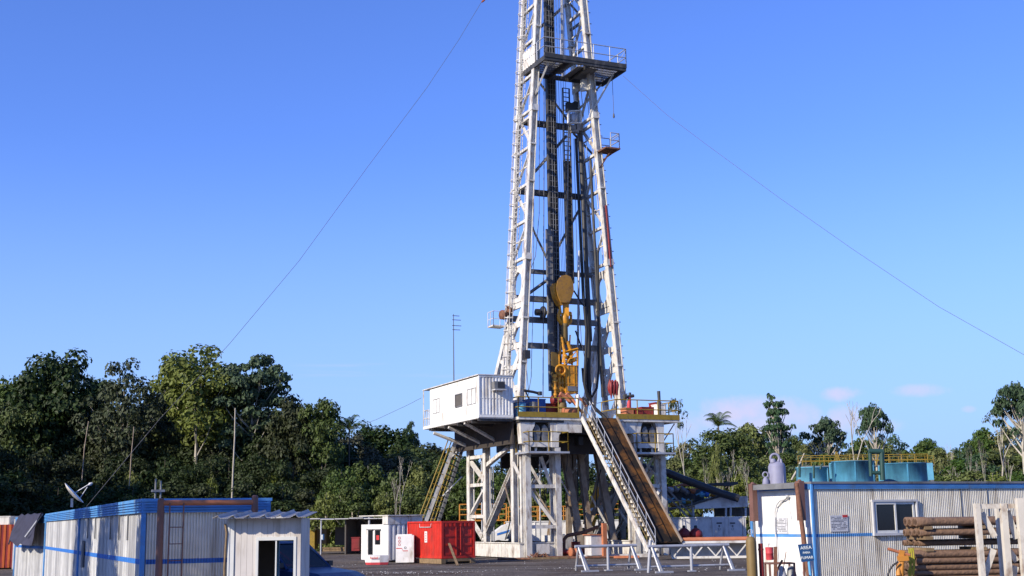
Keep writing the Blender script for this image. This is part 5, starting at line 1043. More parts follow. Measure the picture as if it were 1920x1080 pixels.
TF = Fr(V((P(1255, 1000, 80).x, 80, 0)), 2)
def tcx(x, y, d=0): return TF.co(TF.px(x, y, d))
t3, a_, b_ = tankbox('shaker_tank', TF, 1250, 1398, 968, 1030, 0, 2.5, 'tankwhite', 'greyish white tank with two label panels right of the ramp', 1.9, 'tankwhite')
s = MB()
for x in (1337, 1368):
    c0, c1 = tcx(x - 1, 1000), tcx(x + 22, 970); s.bx(TF, c0[0], c1[0], -.065, -.05, .6, c1[2])
s.build('door_panel', 'pale', t3)
s = MB()
for x in (1347, 1372):
    c = tcx(x, 981); s.bx(TF, c[0] - .13, c[0] + .2, -.072, -.066, c[2] - .04, c[2] + .05); s.bx(TF, c[0] - .02, c[0] + .08, -.072, -.066, c[2] - .22, c[2] - .12); s.ring(TF(c[0] + .03, -.068, c[2] - .35), .07, .01, TF.v, 10, 4)
s.build('label_marks', 'ink', t3)
tr2 = thing('upper_trough', 'long pale trough with slanting front edge standing on posts above the labelled tank', 'tank', TF.px(1350, 955, 2)); s = MB(); s.prism([TF.px(x, y, 1.2) for x, y in ((1302, 944), (1345, 932), (1402, 930), (1402, 950), (1340, 953), (1303, 954))], TF.v * 2); s.build('body', 'tankwhite', tr2)
s = MB(); s.prism([TF.px(x, y, 1.1) for x, y in ((1255, 953), (1300, 943), (1352, 928), (1353, 931), (1302, 947), (1256, 957))], TF.v * 2.2); s.build('dark_edge', 'dark', tr2)
for x in (1300, 1361, 1370, 1398): MB().tube(TF.px(x, 968, 1.3), TF.px(x, 952, 1.3), .07, 6).build('support_post', 'galv', tr2)
s = MB(); s.bx(TF, tcx(1300, 0, 3)[0], tcx(1402, 0, 3)[0], 3.3, 3.4, tcx(1350, 968, 3)[2], tcx(1350, 952, 3)[2]); s.build('gap_shade_board', 'dark', tr2)  # added dark board standing for the shade in the gap below the trough
s = MB(); s.path([TF.px(x, y, .6) for x, y in ((1195, 873), (1222, 880), (1250, 886), (1285, 900), (1320, 913), (1352, 925), (1385, 935))], .24, 12); solo(s, 'flow_line', 'blackm', 'thick dark flow line sloping down from the rig to the tanks', 'pipe')
s = MB(); s.prism([TF.px(x, y, 2.5) for x, y in ((1330, 906), (1384, 903), (1384, 908), (1372, 911), (1330, 909))], TF.v * 1.5); solo(s, 'shade_sheet', 'blackm', 'thin black shade sheet above the thick dark pipe', 'sheet')
pc = thing('shaker_unit', 'cluttered dark shaker machine with a small red brown roof', 'machine', TF.px(1290, 935, 2)); s = MB(); c0, c1 = tcx(1255, 940, 2.), tcx(1325, 915, 2.); s.bx(TF, c0[0], c1[0], 3.0, 4.4, c0[2], c1[2]); s.build('housing', 'dark', pc)
s = MB(); s.prism([TF.px(x, y, 2.) for x, y in ((1250, 913), (1275, 909), (1285, 905), (1300, 907), (1304, 911), (1280, 911), (1252, 915))], TF.v * 1.6); s.build('roof', 'rustorange', pc)
rr = random.Random(8)
for k, (x, y, mt) in enumerate(((1283, 918, 'greysteel'), (1291, 922, 'greysteel'), (1303, 918, 'rustorange'), (1312, 925, 'tankcyan'), (1321, 920, 'bluestripe'), (1325, 927, 'bluestripe'), (1285, 939, 'tankcyan'), (1258, 936, 'tankcyan'), (1266, 945, 'yellowo'), (1338, 927, 'yellowo'), (1292, 940, 'yellow'), (1270, 918, 'greysteel'), (1262, 917, 'galv'))):
    c = TF.px(x, y, 1.9); s = MB(); s.lathe(c - V((0, 0, .15)), [(.08, 0), (.17, .05), (.17, .2), (.1, .3), (.05, .42)], 10, (rr.uniform(-1, 1), -.3, rr.uniform(.2, 1))); s.beam(c - V((.25, 0, .1)), c + V((.25, 0, .1)), .09); s.build('motor', mt, pc)
s = MB(); s.beam(TF.px(1243, 920, 1), TF.px(1290, 970, 1), .12); s.beam(TF.px(1250, 916, 1), TF.px(1300, 968, 1), .1); s.beam(TF.px(1240, 940, 1), TF.px(1262, 970, 1), .1); rail(s, [TF.px(1253, 966, .5), TF.px(1298, 966, .5)], .9, .7, .03); solo(s, 'access_ladder', 'greysteel', 'grey sloping ladder rails on top of the labelled tank', 'ladder')
for k, x in enumerate((1283, 1305)):
    c = TF.px(x, 1009, -1.6); t = thing('red_pump', ['dark left red pump housing before the labelled tank', 'brighter right red pump housing before the labelled tank'][k], 'pump', c); s = MB(); s.lathe(c, [(.34, 0), (.42, .1), (.40, .35), (.2, .55), (.1, .6)], 16); s.build('housing', 'redd', t); MB().lathe(c + V((0, 0, .58)), [(.1, 0), (.1, .12), (.06, .18)], 10).build('cap', 'blackm', t)

# ---- blue tanks, silo
def rtank(x0, x1, ytop, Y, mt, lb, group=None, ribs=True):
    p0, p1 = P(x0, ytop, Y), P(x1, ytop, Y); r = (p1.x - p0.x) / 2; c = V(((p0.x + p1.x) / 2, Y + r, 0)); t = thing('round_tank', lb, 'tank', c, group); h = P((x0 + x1) / 2, ytop, Y).z
    s = MB(); s.lathe(c, [(r, 0), (r, h * .5), (r * 1.012, h * .5), (r * 1.012, h * .5 + .05), (r, h * .5 + .05), (r, h - .05), (r * 1.02, h - .05), (r * 1.02, h)], 40); s.build('shell', mt, t)
    s = MB()
    for k in range(3): an = 3.5 + k * 1.05; s.bx(Fr(c + V((cos(an) * r, sin(an) * r, 0)), 0), -.03, .03, -.03, .03, .0, h - .06)
    s.build('rib', mt, t); return t, c, r, h
YT = 62
tks = [rtank(1499, 1560, 875, YT, 'tankcyan', 'lightest blue round tank, leftmost behind the right container roof'), rtank(1569, 1649, 863, YT - 1, 'tankblue', 'tallest teal round tank in the middle of the blue tanks'), rtank(1664, 1752, 867, YT + 1, 'tankblue', 'wide teal round tank at the right end of the blue tanks')]
rtank(1556, 1572, 868, YT + 2, 'tankcyan', 'narrow pale blue tank between the lightest and the tallest blue tanks'); rtank(1648, 1660, 873, YT + 2, 'tankcyan', 'narrow light blue tank between the two teal tanks')
MB().beam(P(1743, 868, YT), P(1746, 900, YT), .25, .1).build('pale_strip', 'tankcyan', tks[2][0])
wk = thing('tank_walkway', 'yellow railed walkway running behind the blue tanks', 'walkway', V((16, 68, 0))); s = MB(); p0, p1 = P(1505, 873, 67.5), P(1752, 876, 67.5)
p1.z = p0.z
s.par(p0 - V((0, 0, .1)), p1 - p0, V((0, 1, 0)), V((0, 0, .08)))
for t_ in (0, .25, .5, .75, 1): q = p0.lerp(p1, t_); s.beam(V((q.x, q.y + .5, 0)), q + V((0, .5, -.1)), .14)
s.build('deck', 'greysteel', wk); s = MB(); rail(s, [p0, p1], .40, .45, .016, 1); rail(s, [p0 + V((0, 1, 0)), p1 + V((0, 1, 0))], .55, .7, .022, 1)
for x in (1570, 1650): q = P(x, 873, 67.5); s.beam(q - V((.2, 0, 0)), q + V((0, 0, .75)), .05); s.beam(q + V((.2, 0, 0)), q + V((0, 0, .75)), .05)
s.build('railing', 'yellow', wk)
s = MB(); s.tube(P(1633, 893, 60), P(1631, 844, 60), .09, 8); s.tube(P(1629, 846, 60), P(1656, 847, 60), .12, 8); s.tube(P(1653, 846, 60), P(1655, 900, 60), .12, 8); s.tube(P(1634, 886, 60), P(1655, 887, 60), .09, 8); solo(s, 'pipe_arch', 'green', 'dark green pipe arch rising in front of the blue tanks', 'pipe')
s = MB(); s.tube(P(1499, 895, 61.5), P(1499, 870, 61.5), .06, 6); s.tube(P(1526, 897, 60), P(1526, 872, 60), .05, 6); s.path([P(1538, 880, 61), P(1540, 872, 61), P(1544, 870, 61)], .05, 6); solo(s, 'vent_pipe', 'green', 'thin upright vent pipes before the lightest blue tank', 'pipes')
sl_ = thing('grey_silo', 'grey violet cylindrical vessel with a bent pipe on its top', 'silo', V((P(1461, 900, 44).x, 44.3, 0))); c = V((P(1461, 900, 44).x, 44.3, 0)); r = 16 / FPX * 44; h = P(1461, 866, 44).z
s = MB(); s.lathe(c, [(r, 0), (r, h - .15), (r * .85, h - .04), (r * .5, h + .02), (.02, h + .03)], 26); s.build('shell', 'silo', sl_)
s = MB(); q = c + V((-.09, -.1, h)); s.ring(q + V((.02, 0, .13)), .15, .045, (0, 1, 0), 14, 7, -pi / 2 - .6, pi / 2 + .9); s.path([q + V((.22, 0, .1)), q + V((.24, -.1, -.2)), q + V((.24, -.15, -1.2))], .04, 7); s.lathe(q + V((-.05, 0, -.02)), [(.1, 0), (.1, .1), (.06, .14)], 12); s.build('bent_pipe', 'silo', sl_)
s = MB(); s.lathe(c + V((-.42, -.1, h - .72)), [(.02, -.14), (.1, -.1), (.12, 0), (.1, .14), (.04, .22)], 12); s.ring(c + V((-.42, -.1, h - .42)), .09, .03, (0, 1, 0), 12, 6); s.build('side_pot', 'silo', sl_)

# ================================================================ right container
CC = Fr(V((P(1526, 1000, 30).x, 30, 0)), 24); HC = fcz(CC, 1526, 903)[2]; sC = fcz(CC, 1541, 1004)[2]; LC = 9.5; DC = CC.co(CC.side(1409, 950, 0))[1]
bh = .17
cc_ = thing('site_container', 'long cream ribbed container with blue trim and one window on the right', 'container', CC(0, 0, 0))
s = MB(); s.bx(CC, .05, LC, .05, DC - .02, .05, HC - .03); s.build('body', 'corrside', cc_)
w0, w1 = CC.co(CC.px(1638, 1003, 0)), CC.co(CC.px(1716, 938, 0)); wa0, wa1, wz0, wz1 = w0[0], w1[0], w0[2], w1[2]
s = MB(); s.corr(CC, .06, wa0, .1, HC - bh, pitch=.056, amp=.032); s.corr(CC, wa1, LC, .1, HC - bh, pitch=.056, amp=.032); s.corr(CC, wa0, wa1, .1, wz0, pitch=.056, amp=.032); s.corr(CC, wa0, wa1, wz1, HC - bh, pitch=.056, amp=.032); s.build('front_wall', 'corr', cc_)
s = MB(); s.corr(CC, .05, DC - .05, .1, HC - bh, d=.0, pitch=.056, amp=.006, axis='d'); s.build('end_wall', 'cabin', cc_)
s = MB(); s.corr(CC, .06, wa0, sC - .035, sC + .035, d=-.003, pitch=.056, amp=.032); s.corr(CC, .05, DC - .05, sC - .035, sC + .035, d=-.003, pitch=.056, amp=.006, axis='d'); s.build('stripe', 'blue', cc_)
s = MB(); band(s, CC, .06, LC, HC - bh, HC - .05, 'a', -.02); band(s, CC, .05, DC, HC - bh, HC - .05, 'd', -.02); s.build('trim_band', 'blue', cc_)
s = MB(); s.bx(CC, -.04, LC, -.05, DC, HC - .05, HC); s.build('roof', 'greysteel', cc_)
s = MB(); s.bx(CC, -.03, .02, -.035, .02, 0, HC - .051); s.bx(CC, -.045, .03, DC - .04, DC + .02, 0, HC - .051); s.build('corner_post', 'blue', cc_)
s = MB(); s.bx(CC, wa0 - .03, wa1 + .03, -.06, .02, wz1 - .03, wz1 + .02); s.bx(CC, wa0 - .03, wa1 + .03, -.07, .02, wz0 - .02, wz0 + .04); s.bx(CC, wa0 - .02, wa0 + .02, -.06, .02, wz0 + .04, wz1 - .03); s.bx(CC, wa1 - .02, wa1 + .02, -.06, .02, wz0 + .04, wz1 - .03); wfm = s.build('window_frame', 'pale', cc_)
am = (wa0 + wa1) / 2
for a0, a1 in ((wa0 + .05, am + .03), (am - .02, wa1 - .06)):
    s = MB(); o = -.02 if a0 < am - .1 else .0
    s.bx(CC, a0, a1, o - .02, o + .01, wz0 + .04, wz0 + .10); s.bx(CC, a0, a1, o - .02, o + .01, wz1 - .09, wz1 - .035); s.bx(CC, a0, a0 + .05, o - .02, o + .01, wz0 + .1, wz1 - .09); s.bx(CC, a1 - .05, a1, o - .02, o + .01, wz0 + .1, wz1 - .09); s.build('sash', 'frame', wfm)
    MB().bx(CC, a0 + .05, a1 - .05, o, o + .006, wz0 + .1, wz1 - .09).build('pane', 'glass', wfm)
for a in (1800, 1850): s = MB(); aa = CC.co(CC.px(a, 930, 0))[0]; s.bx(CC, aa, aa + .02, -.012, .0, .1, HC - bh); s.build('wall_seam', 'greysteel', cc_)
# notices on the walls
def notice(p0, p1, axis, lb, red=False):
    s = MB(); (a0, z0), (a1, z1) = p0, p1; b = (lambda *r: s.bx(CC, r[0], r[1], -.016, -.006, r[2], r[3])) if axis == 'a' else (lambda *r: s.bx(CC, -.016, -.006, r[0], r[1], r[2], r[3]))
    b(a0, a1, z0, z1); t = solo(s, 'paper_notice', 'paper', lb, 'notice', base=CC(a0, -.01, z0) if axis == 'a' else CC(-.01, a0, z0)); l_ = MB(); k = 9; h = (z1 - z0) / (k + 2); r_ = random.Random(4)
    for i in range(k):
        zz_ = z1 - (i + 1.4) * h; x = a0 + .03
        while x < a1 - .06:
            w_ = r_.uniform(.015, .05)
            if r_.random() < .75:
                if axis == 'a': l_.bx(CC, x, x + w_, -.019, -.0165, zz_, zz_ + h * .4)
                else: l_.bx(CC, -.019, -.0165, x, x + w_, zz_, zz_ + h * .4)
            x += w_ + .012
    l_.build('print_lines', 'ink', t)
    if red: MB().bx(CC, a1 - .14, a1, -.02, -.0165, z1 - .05, z1 + .01).build('red_patch', 'redink', t)
c0, c1 = CC.co(CC.px(1557, 997, 0)), CC.co(CC.px(1588, 966, 0)); notice((c0[0], c0[2]), (c1[0], c1[2]), 'a', 'torn white notice on the ribbed wall left of the window', True)
c0, c1 = CC.co(CC.side(1478, 1001, 0)), CC.co(CC.side(1454, 970, 0)); notice((c0[1], c0[2]), (c1[1], c1[2]), 'd', 'grey printed notice on the bright end wall')
sp_ = lambda x, y, a=-.06: CC.side(x, y, a)
s = MB(); s.path([sp_(1478, 931), sp_(1470, 937), sp_(1462, 939), sp_(1456, 947), sp_(1453, 960), sp_(1453, 990), sp_(1455, 1010), sp_(1456, 1035), sp_(1458, 1060)], .016, 7); s.path([sp_(1477, 934, -.03), sp_(1465, 942, -.03), sp_(1457, 952, -.03)], .01, 6); s.tube(sp_(1478, 933, -.03), sp_(1483, 975, -.03), .006, 5); s.lathe(sp_(1478, 931, -.05), [(.03, 0), (.035, .05), (.02, .07)], 10, -CC.u); solo(s, 'wall_hose', 'pale', 'pale bent hose hanging on the bright end wall', 'hose')
# brown gate frame in front of the end wall
ga = -.22
def gp(x, y): return CC.side(x, y, ga)
c1, c2 = CC.co(gp(1411, 907)), CC.co(gp(1499, 902)); t = thing('gate_frame', 'heavy brown steel gate frame before the bright end wall', 'frame', CC(ga, c2[1], 0))
for c, nm in ((c1, 0), (c2, 1)):
    s = MB(); s.bx(CC, ga - .07, ga + .07, c[1] - .08, c[1] + .08, 1.95, c[2]); s.lathe(CC(ga, c[1], c[2] - .02), [(.06, 0), (.04, .05), (.01, .06)], 12); s.build('upper_post', 'brown', t)
    s = MB(); s.bx(CC, ga - .045, ga - .01, c[1] - .055, c[1] - .01, 0, 1.95); s.bx(CC, ga + .0, ga + .045, c[1] + .02, c[1] + .055, 0, 1.95); s.build('lower_post', 'greysteel' if nm == 0 else 'brown', t)
s = MB(); s.beam(CC(ga, c1[1] - .12, c1[2] - .10), CC(ga, c2[1] + .12, c2[2] - .10), .15, .12); s.build('lintel', 'greysteel', t)
s = MB(); s.tube(V((P(1516, 1000, 29.9).x, 29.9, 0)), CC(ga - .1, c2[1] - .02, c2[2] - .05), .055, 10); solo(s, 'leaning_pipe', 'rust', 'rusty pipe leaning right beside the gate frame', 'pipe')
# cylinder, posts, box, plank, table
def P2(x, Y): return V((P(x, 1000, Y).x, Y, 0))
c = P2(1407, 29.2); t = thing('gas_cylinder', 'thick khaki gas cylinder with a wire cap at the edge of the right container', 'cylinder', c); h = P(1407, 1006, 29.2).z
s = MB(); s.lathe(c, [(.11, 0), (.115, .05), (.115, h - .12), (.09, h - .03), (.04, h)], 18); s.build('bottle', 'khaki', t)
s = MB(); 
for k in range(3): s.ring(c + V((0, 0, h + .1)), .055, .006, (cos(k), sin(k), 0), 14, 5)
s.lathe(c + V((0, 0, h - .02)), [(.03, 0), (.03, .05)], 8); s.build('wire_cap', 'galv', t)
c = P2(1425, 29.3); s = MB(); s.tube(c, V((c.x, c.y, P(1425, 1019, 29.3).z)), .055, 12); s.lathe(V((c.x, c.y, P(1425, 1032, 29.3).z)) , [(.065, 0), (.065, .04)], 12); solo(s, 'red_post', 'redd', 'dark red pipe post right of the khaki cylinder', 'post')
c = P2(1441, 27.5); z0, z1 = P(1441, 1050, 27.5).z, P(1441, 1026, 27.5).z; t = thing('fire_bucket', 'pink red bucket hanging right of the dark red post', 'bucket', V((c.x, c.y, z0))); s = MB(); s.lathe(V((c.x, c.y, z0)), [(.075, 0), (.08, .02), (.08, (z1 - z0) * .5), (.086, (z1 - z0) * .52), (.08, (z1 - z0) * .55), (.088, z1 - z0)], 18); s.build('shell', 'pink', t); MB().ring(V((c.x, c.y, z1)), .08, .006, (1, 0, 0), 12, 5, -1.5, 1.5).build('handle', 'galv', t)
s = MB(); q = P2(1448, 28); s.beam(V((q.x, q.y, .4)), P(1454, 1025, 28), .07, .04); solo(s, 'brown_plank', 'rust', 'brown plank leaning right of the pink bucket', 'plank')
t = thing('steel_table', 'rusty steel table frame below the grey notice', 'table', P2(1465, 28.)); s = MB(); p, q = P(1443, 1057, 28), P(1489, 1056, 28); q.z = p.z; s.beam(p, q, .05, .03); s.beam(p + V((0, .5, 0)), q + V((0, .5, 0)), .05, .03); s.beam(p, p + V((0, .5, 0)), .05, .03); s.beam(q, q + V((0, .5, 0)), .05, .03); s.build('top_frame', 'brown', t)
for b in (p, q, p + V((0, .5, 0)), q + V((0, .5, 0))): MB().beam(b, V((b.x, b.y, 0)), .04).build('leg', 'brown', t)
s = MB(); s.beam(P(1452, 1078, 27.8), P(1467, 1050, 27.8), .04); s.beam(P(1468, 1072, 27.9), P(1474, 1034, 27.9), .015); solo(s, 'metal_offcut', 'rust', 'thin rusty offcuts propped on the steel table', 'scrap')
for k, (x, mt, lb) in enumerate(((1461, 'pale', 'pale bag standing under the steel table'), (1480, 'greysteel', 'grey bin under the right end of the steel table'))):
    b = P2(x, 28.2); s = MB(); s.lathe(b, [(.10, 0), (.13, .1), (.13, .7), (.08, .95), (.03, 1.0)], 12); solo(s, 'sack', mt, lb, 'sack')
# sign
YS = 28.6; sg = thing('smoking_area_sign', 'blue sign reading AREA PARA FUMAR on a light blue pole', 'sign', P2(1514, YS)); q = [P(x, y, YS) for x, y in ((1496, 1021), (1522, 1019), (1527, 1051), (1503, 1054))]
s = MB(); s.prism(q, V((0, .015, 0))); s.build('board', 'signblue', sg)
xd = (q[1] - q[0]).normalized(); zd = (q[0] - q[3]).normalized(); ctr = (q[0] + q[1] + q[2] + q[3]) / 4; xs_ = V((1, 0, .03)); zs_ = (zd - xd * zd.dot(xd)).normalized()
for tx, off, sz_ in (('AREA', .095, .092), ('PARA', .0, .06), ('FUMAR', -.098, .076)): text(tx, sz_ * 1.1, ctr + zs_ * off * 1.1 + V((0, -.008, 0)), xd, zs_, 'whiteink', sg)
b = P2(1519, YS + .03); MB().tube(b, P(1514, 1030, YS + .03), .03, 8).build('pole', 'polelight', sg)
# rusty pipes in a rack and the white A frame rack in front
YP = 24.
RF_ = Fr(V((P(1718, 1000, YP).x, YP, 0)), 8)
def rz(y): return RF_.co(RF_.px(1725, y, 0))[2]
rows = [(979, .075, .0, 'r'), (999, .06, .02, 'r'), (1019.5, .05, .15, 'r'), (1040, .062, -.12, 'r'), (1052, .05, -.10, 'r'), (1064, .06, -.13, 'r'), (1075, .045, -.1, 'r'), (1087, .06, -.12, 'r')]
pos_w = ['topmost', 'second', 'shadowed third', 'fourth', 'fifth', 'sixth', 'seventh', 'lowest']
first = {}
for i, (y, r, off, _) in enumerate(rows):
    for k in range(5):
        rw = r * 1.05
        d0 = k * .14 + (.3 if i == 2 else 0) + .02 * ((i * 7 + k * 3) % 4)
        aoff = off + .03 * ((i * 5 + k * 2) % 3); zc = rz(y) + (.012 if k % 2 else 0)
        if r in first:
            o = first[r].copy(); COL.objects.link(o); o.location = RF_(aoff, d0, zc)
            for ch in [c for c in D.objects if c.parent == first[r]]: c2 = ch.copy(); COL.objects.link(c2); c2.parent = o
        else:
            o = thing('stacked_pipe', '', 'pipe', RF_(aoff, d0, zc), 'rusty drill pipes stacked in the rack at the lower right')
            s = MB(); b = RF_(aoff, d0, zc); s.lathe(b, [(r * .72, .0), (r, .0), (r * 1.12, .01), (r * 1.12, .2), (r, .25), (r, 5.6)], 16, RF_.u); s.lathe(b, [(r * .72, 0), (r * .72, .3), (.005, .3)], 16, RF_.u); s.build('tube_body', 'rustpipe', o)
            first[r] = o
        o['label'] = 'front pipe of the %s row in the rusty stack at the lower right' % pos_w[i] if k == 0 else 'rusty pipe behind the front one in the %s row of the stack' % pos_w[i]
for k, y in enumerate((990, 1009, 1031)):
    s = MB(); s.bx(RF_, .15, .3, -.05, .75, rz(y) - .03, rz(y) + .03); s.bx(RF_, 1.2, 1.35, -.03, .75, rz(y) - .03, rz(y) + .03); solo(s, 'timber_spacer', 'wood', ['upper timber spacers in the pipe stack', 'middle timber spacers in the pipe stack', 'lower timber spacers in the pipe stack'][k], 'timber')
AFr = Fr(V((P(1828, 1000, 21.5).x, 21.5, 0)), 4)
def ap(x, y, d=0): return AFr.px(x, y, d)
t = thing('rack_frame', 'white steel rack frame with three uprights at the lower right corner', 'rack', AFr(0, 0, 0))
def up(x0, x1, ytop, d=0, dep=.1):
    c0, c1 = AFr.co(ap(x0, ytop, d)), AFr.co(ap(x1, ytop, d)); s = MB(); s.bx(AFr, c0[0], c1[0], d, d + dep, 0, c0[2]); s.build('upright', 'rigw2', t)
M['rigw2'] = mat('cream_rack_paint', (.60, .55, .46), .55, dirt=(.2, .12, .07), dirt_amt=.66, dirt_scale=(4, 4, 2.5))
up(1829, 1838, 944); up(1868, 1874, 947, .35, .08); up(1877, 1888, 944); up(1907, 1923, 934, -.1)
s = MB(); c0, c1 = AFr.co(ap(1838, 944)), AFr.co(ap(1906, 953)); s.bx(AFr, c0[0] + .0, AFr.co(ap(1877, 944))[0], .02, .08, c1[2], c0[2] - .01); s.bx(AFr, AFr.co(ap(1888, 944))[0], c1[0], .02, .08, c1[2], c0[2] - .01)
for p, q in (((1841, 962), (1865, 1006)), ((1888, 958), (1906, 1010)), ((1888, 1028), (1906, 1052)), ((1863, 1030), (1846, 1080)), ((1905, 1062), (1896, 1090))): s.beam(ap(p[0], p[1], .12), ap(q[0], q[1], .12), .09, .05)
s.build('brace', 'rigw2', t)
# orange hydraulic jack with hose and olive rope
t = thing('orange_jack', 'orange hydraulic lever jack with a black hose at the left end of the pipe stack', 'jack', P2(1690, 23.6)); YJ = 23.6
s = MB(); s.tube(P(1689, 1095, YJ), P(1691, 1052, YJ), .05, 10); s.path([P(1685, 1080, YJ - .05), P(1684, 1066, YJ), P(1690, 1056, YJ)], .045, 8); s.beam(P(1684, 1048, YJ), P(1702, 1046, YJ), .12, .09); s.beam(P(1689, 1044, YJ), P(1691, 1032, YJ), .09, .07); s.build('body', 'drive2', t) if 'drive2' in M else s.build('body', 'yellowo', t)
s = MB(); s.tube(P(1665, 1029, YJ), P(1706, 1041, YJ), .028, 8); s.build('lever', 'rustorange', t)
s = MB(); s.path([P(1684, 1053, YJ - .1), P(1674, 1060, YJ - .1), P(1667, 1070, YJ - .1), P(1664, 1085, YJ - .1)], .018, 7); s.build('hose', 'blackm', t)
s = MB(); rr = random.Random(9)
for k in range(5): x = 1705 + k * 2.2; s.path([P(x + rr.uniform(-2, 2), 1028 + i * 11, YJ + .2) for i in range(6)], .014, 5)
solo(s, 'rope_coil', 'olive', 'yellow rope hanging between the orange jack and the pipe stack', 'rope')

# ================================================================ guy wires
def wire(pts, Y0, Y1, r, lb):
    n = len(pts); s = MB(); s.path([P(x, y, Y0 + (Y1 - Y0) * i / (n - 1)) for i, (x, y) in enumerate(pts)], r, 5, False); solo(s, 'guy_wire', 'cable', lb, 'cable')
wire([(975, -120), (905, 0), (860, 75), (800, 165), (690, 312), (560, 490), (430, 645), (300, 785), (162, 950)], 77, 60, .012, 'long guy wire sweeping from mast top to the left forest')
wire([(1168, 142), (1250, 215), (1330, 275), (1460, 370), (1600, 468), (1760, 575), (1925, 668)], 77, 62, .012, 'long guy wire sweeping from the racking board to the right edge')
wire([(790, 746), (765, 759), (735, 773), (705, 787), (650, 806)], 79, 90, .012, 'short guy wire running left behind the white cabin')
s = MB(); s.lathe(P(907, 1, 76.5), [(.02, -.2), (.07, -.1), (.05, .1), (.02, .2)], 8, (1, 0, .8)); solo(s, 'wire_clamp', 'orange', 'tiny orange clamp on the guy wire at the top edge', 'clamp')

# ================================================================ trees
def leaves(mb, c, r, n, size, rnd, flat=.75):
    for _ in range(n):
        th = rnd.uniform(0, 2 * pi); cz = rnd.uniform(-.55, 1); sr = sqrt(max(0, 1 - cz * cz)); q = r * rnd.uniform(.55, 1.05)
        nrm = V((cos(th) * sr, sin(th) * sr, cz)); p = c + V((nrm.x * q, nrm.y * q, nrm.z * q * flat))
        nn = (nrm + V((rnd.uniform(-.8, .8), rnd.uniform(-.8, .8), rnd.uniform(-.3, .9)))).normalized()
        x = nn.orthogonal().normalized(); a = rnd.uniform(0, 2 * pi); y = nn.cross(x); x, y = x * cos(a) + y * sin(a), y * cos(a) - x * sin(a)
        s_ = size * rnd.uniform(.6, 1.35); w_ = s_ * rnd.uniform(.4, .8)
        i = len(mb.v); mb.v += [p - x * s_ * .5, p - y * w_ * .5 + nn * s_ * .08, p + x * s_ * .5, p + y * w_ * .5 + nn * s_ * .08]; mb.f.append((i, i + 1, i + 2, i + 3)); mb.sm.append(False)
def make_tree(name, kind, seed, leaf, label, H=20., Wd=10., clear=.4, clumps=60, per=110, lsize=.55, bark='bark', cr_=(.12, .22), shell=.35, layers=0, droop=0, skirt=False, limbs=12, trunk_r=.22):
    rnd = random.Random(seed); t = thing(name, label, 'tree', (0, 0, 0)); tr = MB(); lf = MB()
    z0 = H * clear; cz = (H + z0) / 2; hz = (H - z0) / 2
    cs = []
    while len(cs) < clumps:
        v = V((rnd.uniform(-1, 1), rnd.uniform(-1, 1), rnd.uniform(-1, 1)))
        if v.length > 1 or v.length < shell: continue
        if layers:
            a_ = rnd.uniform(0, 6.28); q_ = sqrt(rnd.random()); v = V((cos(a_) * q_, sin(a_) * q_, rnd.uniform(-1, 1)))
            lv = round((v.z + 1) / 2 * (layers - 1)); v.z = -1 + 2 * lv / (layers - 1) + rnd.uniform(-.05, .05)
            if v.xy.length > (1.02 - .3 * max(0, v.z)) * (.85 + .15 * sin(lv * 2.3 + seed)): continue
        if kind == 'umbrella' and v.z < -.1 and rnd.random() < .85: continue
        lump = 1 + .18 * sin(3 * math.atan2(v.y, v.x) + seed) + .12 * sin(5 * v.z + seed)
        cs.append(V((v.x * Wd / 2 * .86 * lump, v.y * Wd / 2 * .86 * lump, cz + v.z * hz * .88)))
    if skirt: cs += [V((rnd.uniform(-.5, .5) * Wd * .8, rnd.uniform(-.5, .5) * Wd * .8, rnd.uniform(.02, clear) * H)) for _ in range(clumps // 3)]
    for c in cs:
        r = Wd * rnd.uniform(*cr_)
        leaves(lf, c, r, int(per * (r / (Wd * .17)) ** 1.4), lsize, rnd, .5 if layers or kind == 'umbrella' else .75)
        if droop: leaves(lf, c - V((0, 0, r * 1.2)), r * .6, per // 3, lsize, rnd, 1.8)
    bend = V((rnd.uniform(-.4, .4), rnd.uniform(-.4, .4), 0)); tp = [V((0, 0, -.2)), V((0, 0, H * .2)) + bend * .5, V((0, 0, z0)) + bend, V((0, 0, cz)) + bend * .4, V((0, 0, H * .93))]
    tr.path(tp, [trunk_r * 1.25, trunk_r, trunk_r * .8, trunk_r * .5, trunk_r * .12], 9)
    order = sorted(cs, key=lambda c: -c.xy.length)[:limbs]
    for c in order:
        zb = max(z0 * .8, c.z - c.xy.length * .9); b = V((0, 0, zb)) + bend * .6; mid = b.lerp(c, .5) + V((0, 0, -.3))
        tr.path([b, mid, c], [trunk_r * .38, trunk_r * .26, trunk_r * .1], 6)
    if lf.f: lf.build('crown', leaf, t)
    tr.build('trunk', bark, t); t['kind_h'] = H; t['kind_w'] = Wd; del t['kind_h'], t['kind_w']
    return dict(o=t, H=H, W=Wd, used=False, name=name, label=label)
